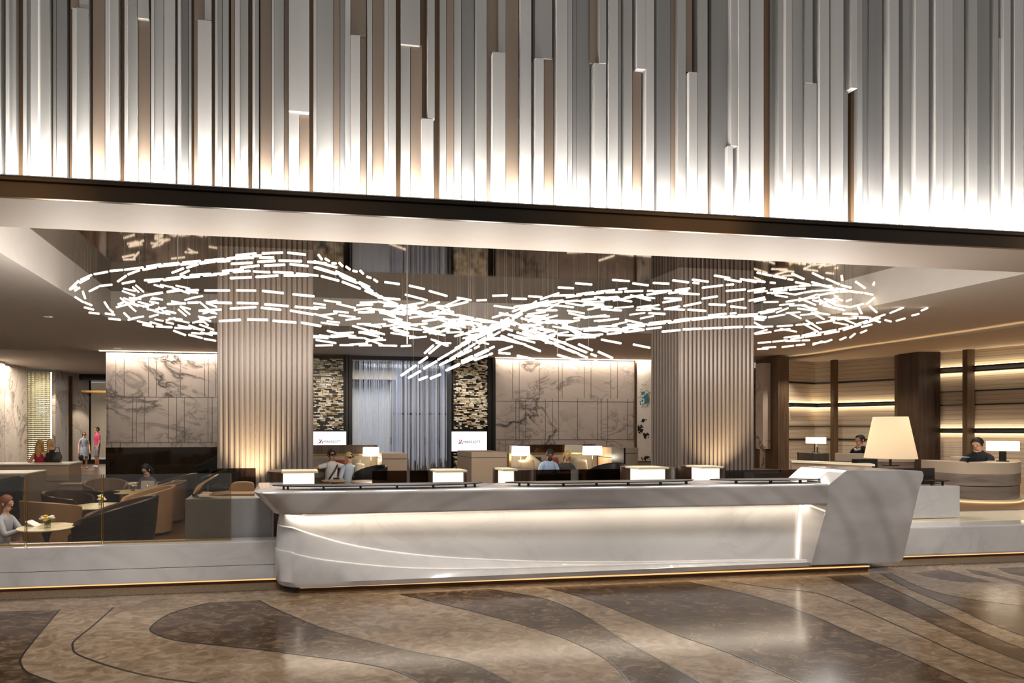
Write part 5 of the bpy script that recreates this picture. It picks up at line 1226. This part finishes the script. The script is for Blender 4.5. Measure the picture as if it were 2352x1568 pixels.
    for i in range(mm_+1):
        a = pi/2-pi*i/mm_*(.74); r = []
        for k in range(n):
            ph = 2*pi*k/n; front = max(0, -sin(ph)); a2 = a
            lim = radians(38) if front > .45 else radians(-20 if hair != 'short' else -5)
            lim = lim*(front) + (radians(-40))*(1-front) if front > .2 else radians(-42 if hair != 'short' else -32)
            a2 = max(a, lim); r.append(HD(.088*cos(a2)*cos(ph), .018+.108*cos(a2)*sin(ph), .018+.118*sin(a2)))
        rows.append(r)
    b.grid(rows, True)
    if hair in ('long', 'ponytail'):
        ln = .30 if hair == 'long' else .26; wd = .088 if hair == 'long' else .035
        b.tube([HD(0, .07, .02), HD(0, .10, -.08), HD(0, .105, -.18), HD(0, .10, -.02-ln)], [wd*.7, wd, wd, wd*.4], 10)
        if hair == 'long':
            for s in (-1, 1): b.tube([HD(s*.07, .04, .05), HD(s*.084, .04, -.06), HD(s*.092, .03, -.16), HD(s*.085, .0, -.25)], [.024, .026, .028, .012], 8)
    if hair == 'bun': b.ball(HD(0, .12, .05), .045)
    b.build('hair', hm, t, True)
    ex = extra or ''
    if 'flare' in ex:
        b = MB(); b.lathe(V[0], [(.145, .10), (.175, 0), (.195, -.14), (.215, -.34), (.2, -.335), (.18, -.14)], 24, 1, .8); b.build('tunic_skirt', mat('cloth_'+topcol, topcol, .85), t, True)
    if 'sunglasses' in ex:
        b = MB()
        for s in (-1, 1): b.ball(HD(s*.036, -.094, .012), .034, .014, .02, 10, 6)
        b.tube([HD(-.09, 0, .018), HD(-.075, -.07, .016), HD(0, -.108, .016), HD(.075, -.07, .016), HD(.09, 0, .018)], .005, 6)
        b.build('sunglasses', M_BLACKGL, t, True)
    if 'glasses' in ex and 'sun' not in ex:
        b = MB()
        for s in (-1, 1): b.tube([HD(s*.034+.024*cos(a*.785), -.101, .01+.02*sin(a*.785)) for a in range(9)], .003, 5, False)
        b.build('glasses', M_DMETAL, t)
    if 'beard' in ex:
        b = MB(); b.ball(HD(0, -.06, -.085), .06, .045, .04, 12, 8); b.build('beard', hm, t, True)
    if 'strap' in ex:
        b = MB(); b.tube([U(.12, -.09, .46), U(.04, -.145, .34), U(-.06, -.15, .2), U(-.14, -.12, .06)], .02, 6); b.build('bag_strap', M_DMETAL, t, True)
    if 'tag' in ex:
        b = MB(); b.cbox(U(.07, -.128, .34), .05, .006, .018); b.build('name_badge', mat('white_badge', 'e8e6e0', .4), t)
    if 'scarf' in ex:
        b = MB(); b.tube([U(-.08, -.06, .47), U(0, -.11, .44), U(.08, -.06, .47)], .03, 8); b.build('collar', mat('white_collar', 'd9d5cc', .8), t, True)
    return t, V, joints, U
A_ = lambda e, w_, h: (Vector(e), Vector(w_), Vector(h))
# seated couple in sunglasses (sofa at Y 13.9)
v = at(762, 1047, 13.35); s0 = 1.0
person('man in white T-shirt and sunglasses, arms spread along the sofa back', (v.x, 13.42, -.08), radians(12), 1, 'tan', 'short', '2e2018', 't_shirt', 'd8d4d2', 'short', 'trousers', '4d4a38', 1, yaw=18, extra='sunglasses strap', arms={-1: A_((-.42, .02, .38), (-.50, -.17, .24), (0, -.25, -1)), 1: A_((.40, .02, .38), (.46, -.17, .22), (0, -.25, -1))}, legpts={-1: (Vector((-.22, -.44, .56)), Vector((-.24, -.42, .085)), Vector((-.28, -.56, .03))), 1: (Vector((.2, -.44, .56)), Vector((.2, -.42, .085)), Vector((.24, -.56, .03)))})
v = at(802, 1050, 13.35)
person('woman with cropped blonde hair, sunglasses and pale blue shirt on sofa', (v.x, 13.42, -.12), radians(15), .98, 'fair', 'short', 'cdb27a', 'shirt', 'c3cdd6', 'long', 'trousers', 'a9a89e', 1, yaw=22, extra='sunglasses', w=.9)
v = at(1255, 1044, 13.0)
person('bearded man in light blue shirt looking down, seated on right sofa', (v.x, 12.95, -.06), radians(-5), 1.0, 'deep', 'short', '1f1a18', 'shirt', 'a9bedb', 'long', 'trousers', '26242a', 1, lean=12, pitch=20, extra='beard')
v = at(1296, 1047, 13.0)
person('woman with long wavy blonde hair in dark grey cardigan, seated', (v.x, 12.95, -.06), radians(-14), .97, 'fair', 'long', 'd0ad6a', 'cardigan', '4a4746', 'long', 'trousers', '4a5568', 1, lean=14, pitch=24, yaw=-10, w=.9)
# woman with laptop
v = at(345, 1093, 13.4); 
person('woman with long black hair and glasses working behind open laptop', (v.x, v.y, -.30), radians(-18), .96, 'fair', 'long', '14100f', 'top', '6d6072', 'long', 'trousers', '2a2834', 1, lean=14, pitch=16, yaw=-8, extra='glasses', w=.85, legpts={s: (Vector((s*.11, -.42, .52)), Vector((s*.11, -.38, .40)), Vector((s*.13, -.5, .34))) for s in (-1, 1)})
# woman with tablet, near left edge
v = att(4, 1165, 7.55)
pz = v.z-1.24*.84
pw, PV, PJ, PU = person('red-haired woman in pale blouse sitting at left edge, holding tablet', (v.x, v.y, max(pz, -.25)), radians(84), .84, 'fair', 'long', '6b3a1e', 'blouse', 'a9aeba', 'long', 'skirt', '8f6f6a', 1, lean=5, pitch=8, arms={-1: A_((-.2, -.14, .24), (-.1, -.36, .34), (.12, -1, .12)), 1: A_((.2, -.16, .25), (.1, -.36, .36), (-.12, -1, .12))}, legpts={s: (Vector((s*.1, -.4, .58)), Vector((s*.1, -.42, .36)), Vector((s*.11, -.54, .31))) for s in (-1, 1)}, w=.9)
def p2w(o, p): return o.location + Matrix.Rotation(o.rotation_euler.z, 3, 'Z') @ (Vector(p)*o.scale.x)
h1, h2 = p2w(pw, PV[PJ[-1][3]]), p2w(pw, PV[PJ[1][3]]); fw_ = Vector((sin(pw.rotation_euler.z), -cos(pw.rotation_euler.z), 0))
v = (h1+h2)/2+fw_*.11+Vector((0, 0, .03)); tb = thing('tablet', 'white tablet held over the table by the red-haired woman', 'tablet', v, None, radians(84), True)
Mt = Matrix.Rotation(radians(28), 3, 'X'); MB().cbox((0, 0, 0), .17, .23, .009, Mt).build('casing', mat('white_tablet', 'c9c8c6', .4), tb, False, .003); MB().cbox(Mt @ Vector((0, 0, .0055)), .15, .2, .002, Mt).build('display', emit('tablet_display', 'dfe6ee', .35), tb)
# two women at the farther desk, seen from behind (on bar stools in front of it)
for px, py, lab, hc, tc, sk, ex in ((92, 1021, 'blonde woman in red sleeveless top at farther beige desk, seen from behind', 'b58a4e', 'a01d33', 'fair', {1: A_((.3, -.02, .2), (.46, -.1, .02), (.5, -.6, -.5))}), (117, 1019, 'woman in black sleeveless top beside the woman in red', 'c79c5f', '24221f', 'fair', None)):
    v = at(px, py, 15.35*1.0+.9)
    person(lab, (v.x, v.y, v.z-1.24-.1), radians(180+(12 if px > 100 else -6)), 1.0, sk, 'ponytail' if px > 100 else 'long', hc, 'vest_top', tc, 'none', 'shorts', '8a8a90', 1, seat=.56, yaw=(-30 if px > 100 else 0), w=.88, arms=ex)
v = at(131, 1050, 16.1); hb = thing('handbag', 'black and white handbag beside the woman in black top', 'bag', v); MB().ball(v, .13, .07, .15, 14, 10).build('body', mat('bag_leather', '3a3638', .5, var=.6, scale=9), hb, True); MB().tube([v+Vector((-.08, 0, .1)), v+Vector((-.04, 0, .26)), v+Vector((.04, 0, .26)), v+Vector((.08, 0, .1))], .01, 6).build('strap', M_BLACK, hb)
# standing couple in the corridor
v = atz(193, 1076, 0)
st = {s: A_((s*.23, .0, .16), (s*.24, -.07, -.08), (0, -.15, -1)) for s in (-1, 1)}
person('standing woman with ponytail in grey patterned tunic, by corridor wall', (v.x, v.y, 0), radians(25), .93, 'fair', 'ponytail', '4a3526', 'tunic', '8b8f98', 'short', 'shorts', '8f9098', 1, 'b0705c', False, yaw=20, extra='sunglasses flare', w=.9, arms=st)
v = atz(223, 1074, 0)
person('standing man in pink T-shirt and grey shorts by corridor door', (v.x, v.y, 0), radians(-50), 1.06, 'tan', 'short', '1f1a17', 't_shirt', 'b53a63', 'short', 'shorts', '8a909a', 1, 'e4e2dc', False, arms=st)
v = atz(186, 1040, 0); v = at(186, 1050, atz(193, 1076, 0).y-.15); sb = thing('shoulder_bag', 'dark shoulder bag at the hip of the standing woman', 'bag', v); MB().ball(v, .11, .06, .15, 12, 8).build('body', M_BLACK, sb, True); MB().tube([v+Vector((0, 0, .12)), v+Vector((.06, .06, .55))], .012, 6).build('strap', M_BLACK, sb)
# reception staff
v = att(1976, 1010, 14.3)
person('receptionist in dark suit with white collar behind the middle desk', (v.x, v.y, v.z-1.24+.0), radians(-95), 1.0, 'fair', 'short', '171311', 'jacket', '17181d', 'long', 'trousers', '17181d', 1, extra='scarf tag', yaw=0)
v = att(2253, 1018, 11.35)
person('receptionist in dark navy suit reaching forward across the curved desk', (v.x, v.y, v.z-1.24), radians(-75), 1.0, 'fair', 'short', '120f0e', 'jacket', '191b22', 'long', 'trousers', '17181d', 1, lean=10, pitch=12, extra='tag', arms={-1: A_((-.22, -.22, .26), (-.14, -.48, .19), (.1, -1, -.05)), 1: A_((.22, -.2, .24), (.1, -.46, .18), (0, -1, -.05))})
v = att(2205, 1049, 11.2); o = MB(); o.cbox(v, .22, .14, .008, Matrix.Rotation(-.4, 3, 'Z')); o = o.build('paper', mat('white_paper', 'e6e2d8', .6)); tag(o, 'white paper held out by the receptionist at curved desk', 'paper')
# ================================================================== LIGHT
w = bpy.data.worlds.new('world'); S.world = w; w.use_nodes = True
bg = w.node_tree.nodes['Background']; bg.inputs[0].default_value = (.95, .91, .87, 1); bg.inputs[1].default_value = .34
# added unseen spots high above the viewer, aimed to brighten the counter
for x in (-7, -3.5, 0, 3.5, 7, 10.5, 14):
    spot('lobby_fill_spot', (x, .8, 7.6), (x*.97, 6.3, .4), 1250, 42, .8, (1, .95, .9), .9)
# lounge downlights in the ceiling
for x, y, p in ((-6, 10, 60), (-6, 14, 60), (-9, 12, 50), (-2, 15.5, 60), (2.5, 15.5, 60), (6.5, 15.5, 60), (-3, 9.0, 40), (-2.2, 11, 60), (14, 11, 70), (14.5, 14, 70), (12.5, 9, 50)):
    spot('downlight', (x, y, ZC-.02), (x, y, 0), p*3, 95, .8)
# chandelier reach light
for k in range(11): point('chandelier_glow', (-3.0+1.18*k, 8.5, 3.15), 82, (1, .95, .89), .35)
# wall washers
for a, b in ((243, 505), (1140, 1490)):
    xa_, xb_ = X(a, YW), X(b, YW)
    area('wall_washer', ((xa_+xb_)/2, YW-.22, ZC-.03), (radians(16), 0, 0), xb_-xa_, .1, 80, (1, .9, .79))
# niche
area('niche_light', ((X(800, YW)+X(1030, YW))/2, YW+1.6, 4.0), (0, 0, 0), 2.6, 1.2, 170, (.93, .96, 1))
for px in (755, 1078): 
    p = at(px, 830, YW-.6); spot('mosaic_light', (p.x, YW-2.4, ZC-.05), (p.x, YW, 2.3), 230, 60, 1.0, (1, .9, .78))
# corridor
for px, t_ in ((36, 24.6), (132, 27.2), (192, 29.4)):
    p = att(px, 985, t_-.35); q = att(px, 985, t_+.4); spot('corridor_spot', (p.x, p.y, 4.1), (q.x, q.y, 1.6), 260, 46, .5, (1, .9, .76))
p = att(110, 985, 24); area('corridor_lamp', (p.x, p.y, 4.4), (0, 0, 0), 4, 2, 420, (1, .91, .81))
p = att(235, 985, 33.5); area('alcove_lamp', (p.x, p.y, 3.5), (0, 0, 0), 1, 1, 90, (1, .9, .76))
p = att(90, 985, 26.2); spot('screen_light', (p.x, p.y-.3, 4.3), (p.x, p.y+.6, 3.2), 90, 70, .7, (1, .95, .82))
# column up-lights at the floor
for (x0, x1), f, pw in ((cl, .38, 420), (cr, .45, 290)):
    xx = x0+(x1-x0)*f; spot('column_uplight', (xx, 9.45, .7), (xx, 10.05, 2.0), pw, 85, .9, (1, .80, .50))
# reception
for px, t_ in ((1850, 18.2), (1980, 17.2), (2075, 16.4), (2190, 15.4), (2310, 14.4)):
    p = att(px, 985, t_); spot('reception_downlight', (p.x, p.y, ZR-.1), (p.x, p.y, 0), 190, 110, .8, (1, .91, .81))
for pts, ys, T_ in ((RW, (922, 936), T), (RW2, (836, 856, 980, 997), T2)):
    for (xa_, ya_), (xb_, yb_) in zip(pts, pts[1:]):
        d = Vector((xb_-xa_, yb_-ya_, 0)); n_ = Vector((d.y, -d.x, 0)).normalized()
        if n_.y > 0: n_ = -n_
        for i, y in enumerate(ys):
            upw = i % 2 == 0
            c = Vector(((xa_+xb_)/2, (ya_+yb_)/2, zt_at(y, T_)))+n_*.07
            rz = atan2(d.y, d.x)
            area('shelf_glow', c, (pi if upw else 0, 0, rz if not upw else rz), d.length, .03, 1.3*d.length, (1, .87, .69))

# light trough at the foot of the panel wall
for k in range(10):
    o = area('trough_light', (-14+3.8*k+1.9, 6.5, ZB+.03), (0, 0, 0), 3.8, .04, 118, (1, .95, .89)); o.rotation_euler = Vector((0, .42, .9)).to_track_quat('-Z', 'Y').to_euler()
    o.rotation_euler = (pi-radians(9), 0, 0)
# added spots above the round tables to brighten their tops
for tb_, v_ in tabs: spot('table_fill_spot', (v_.x, v_.y-.2, ZC-.02), (v_.x, v_.y, .5), 330, 36, .8, (1, .86, .64))
for x, a_, b_ in ((243, 243, 505), (1140, 1140, 1490)):
    for k in range(3):
        xx = X(a_+(b_-a_)*(k+.5)/3, YW); spot('wall_fill_spot', (xx, YW-1.9, ZC-.02), (xx, YW, 1.7), 105, 85, .9, (1, .91, .81))  # added spots, brighten the middle of the marble walls
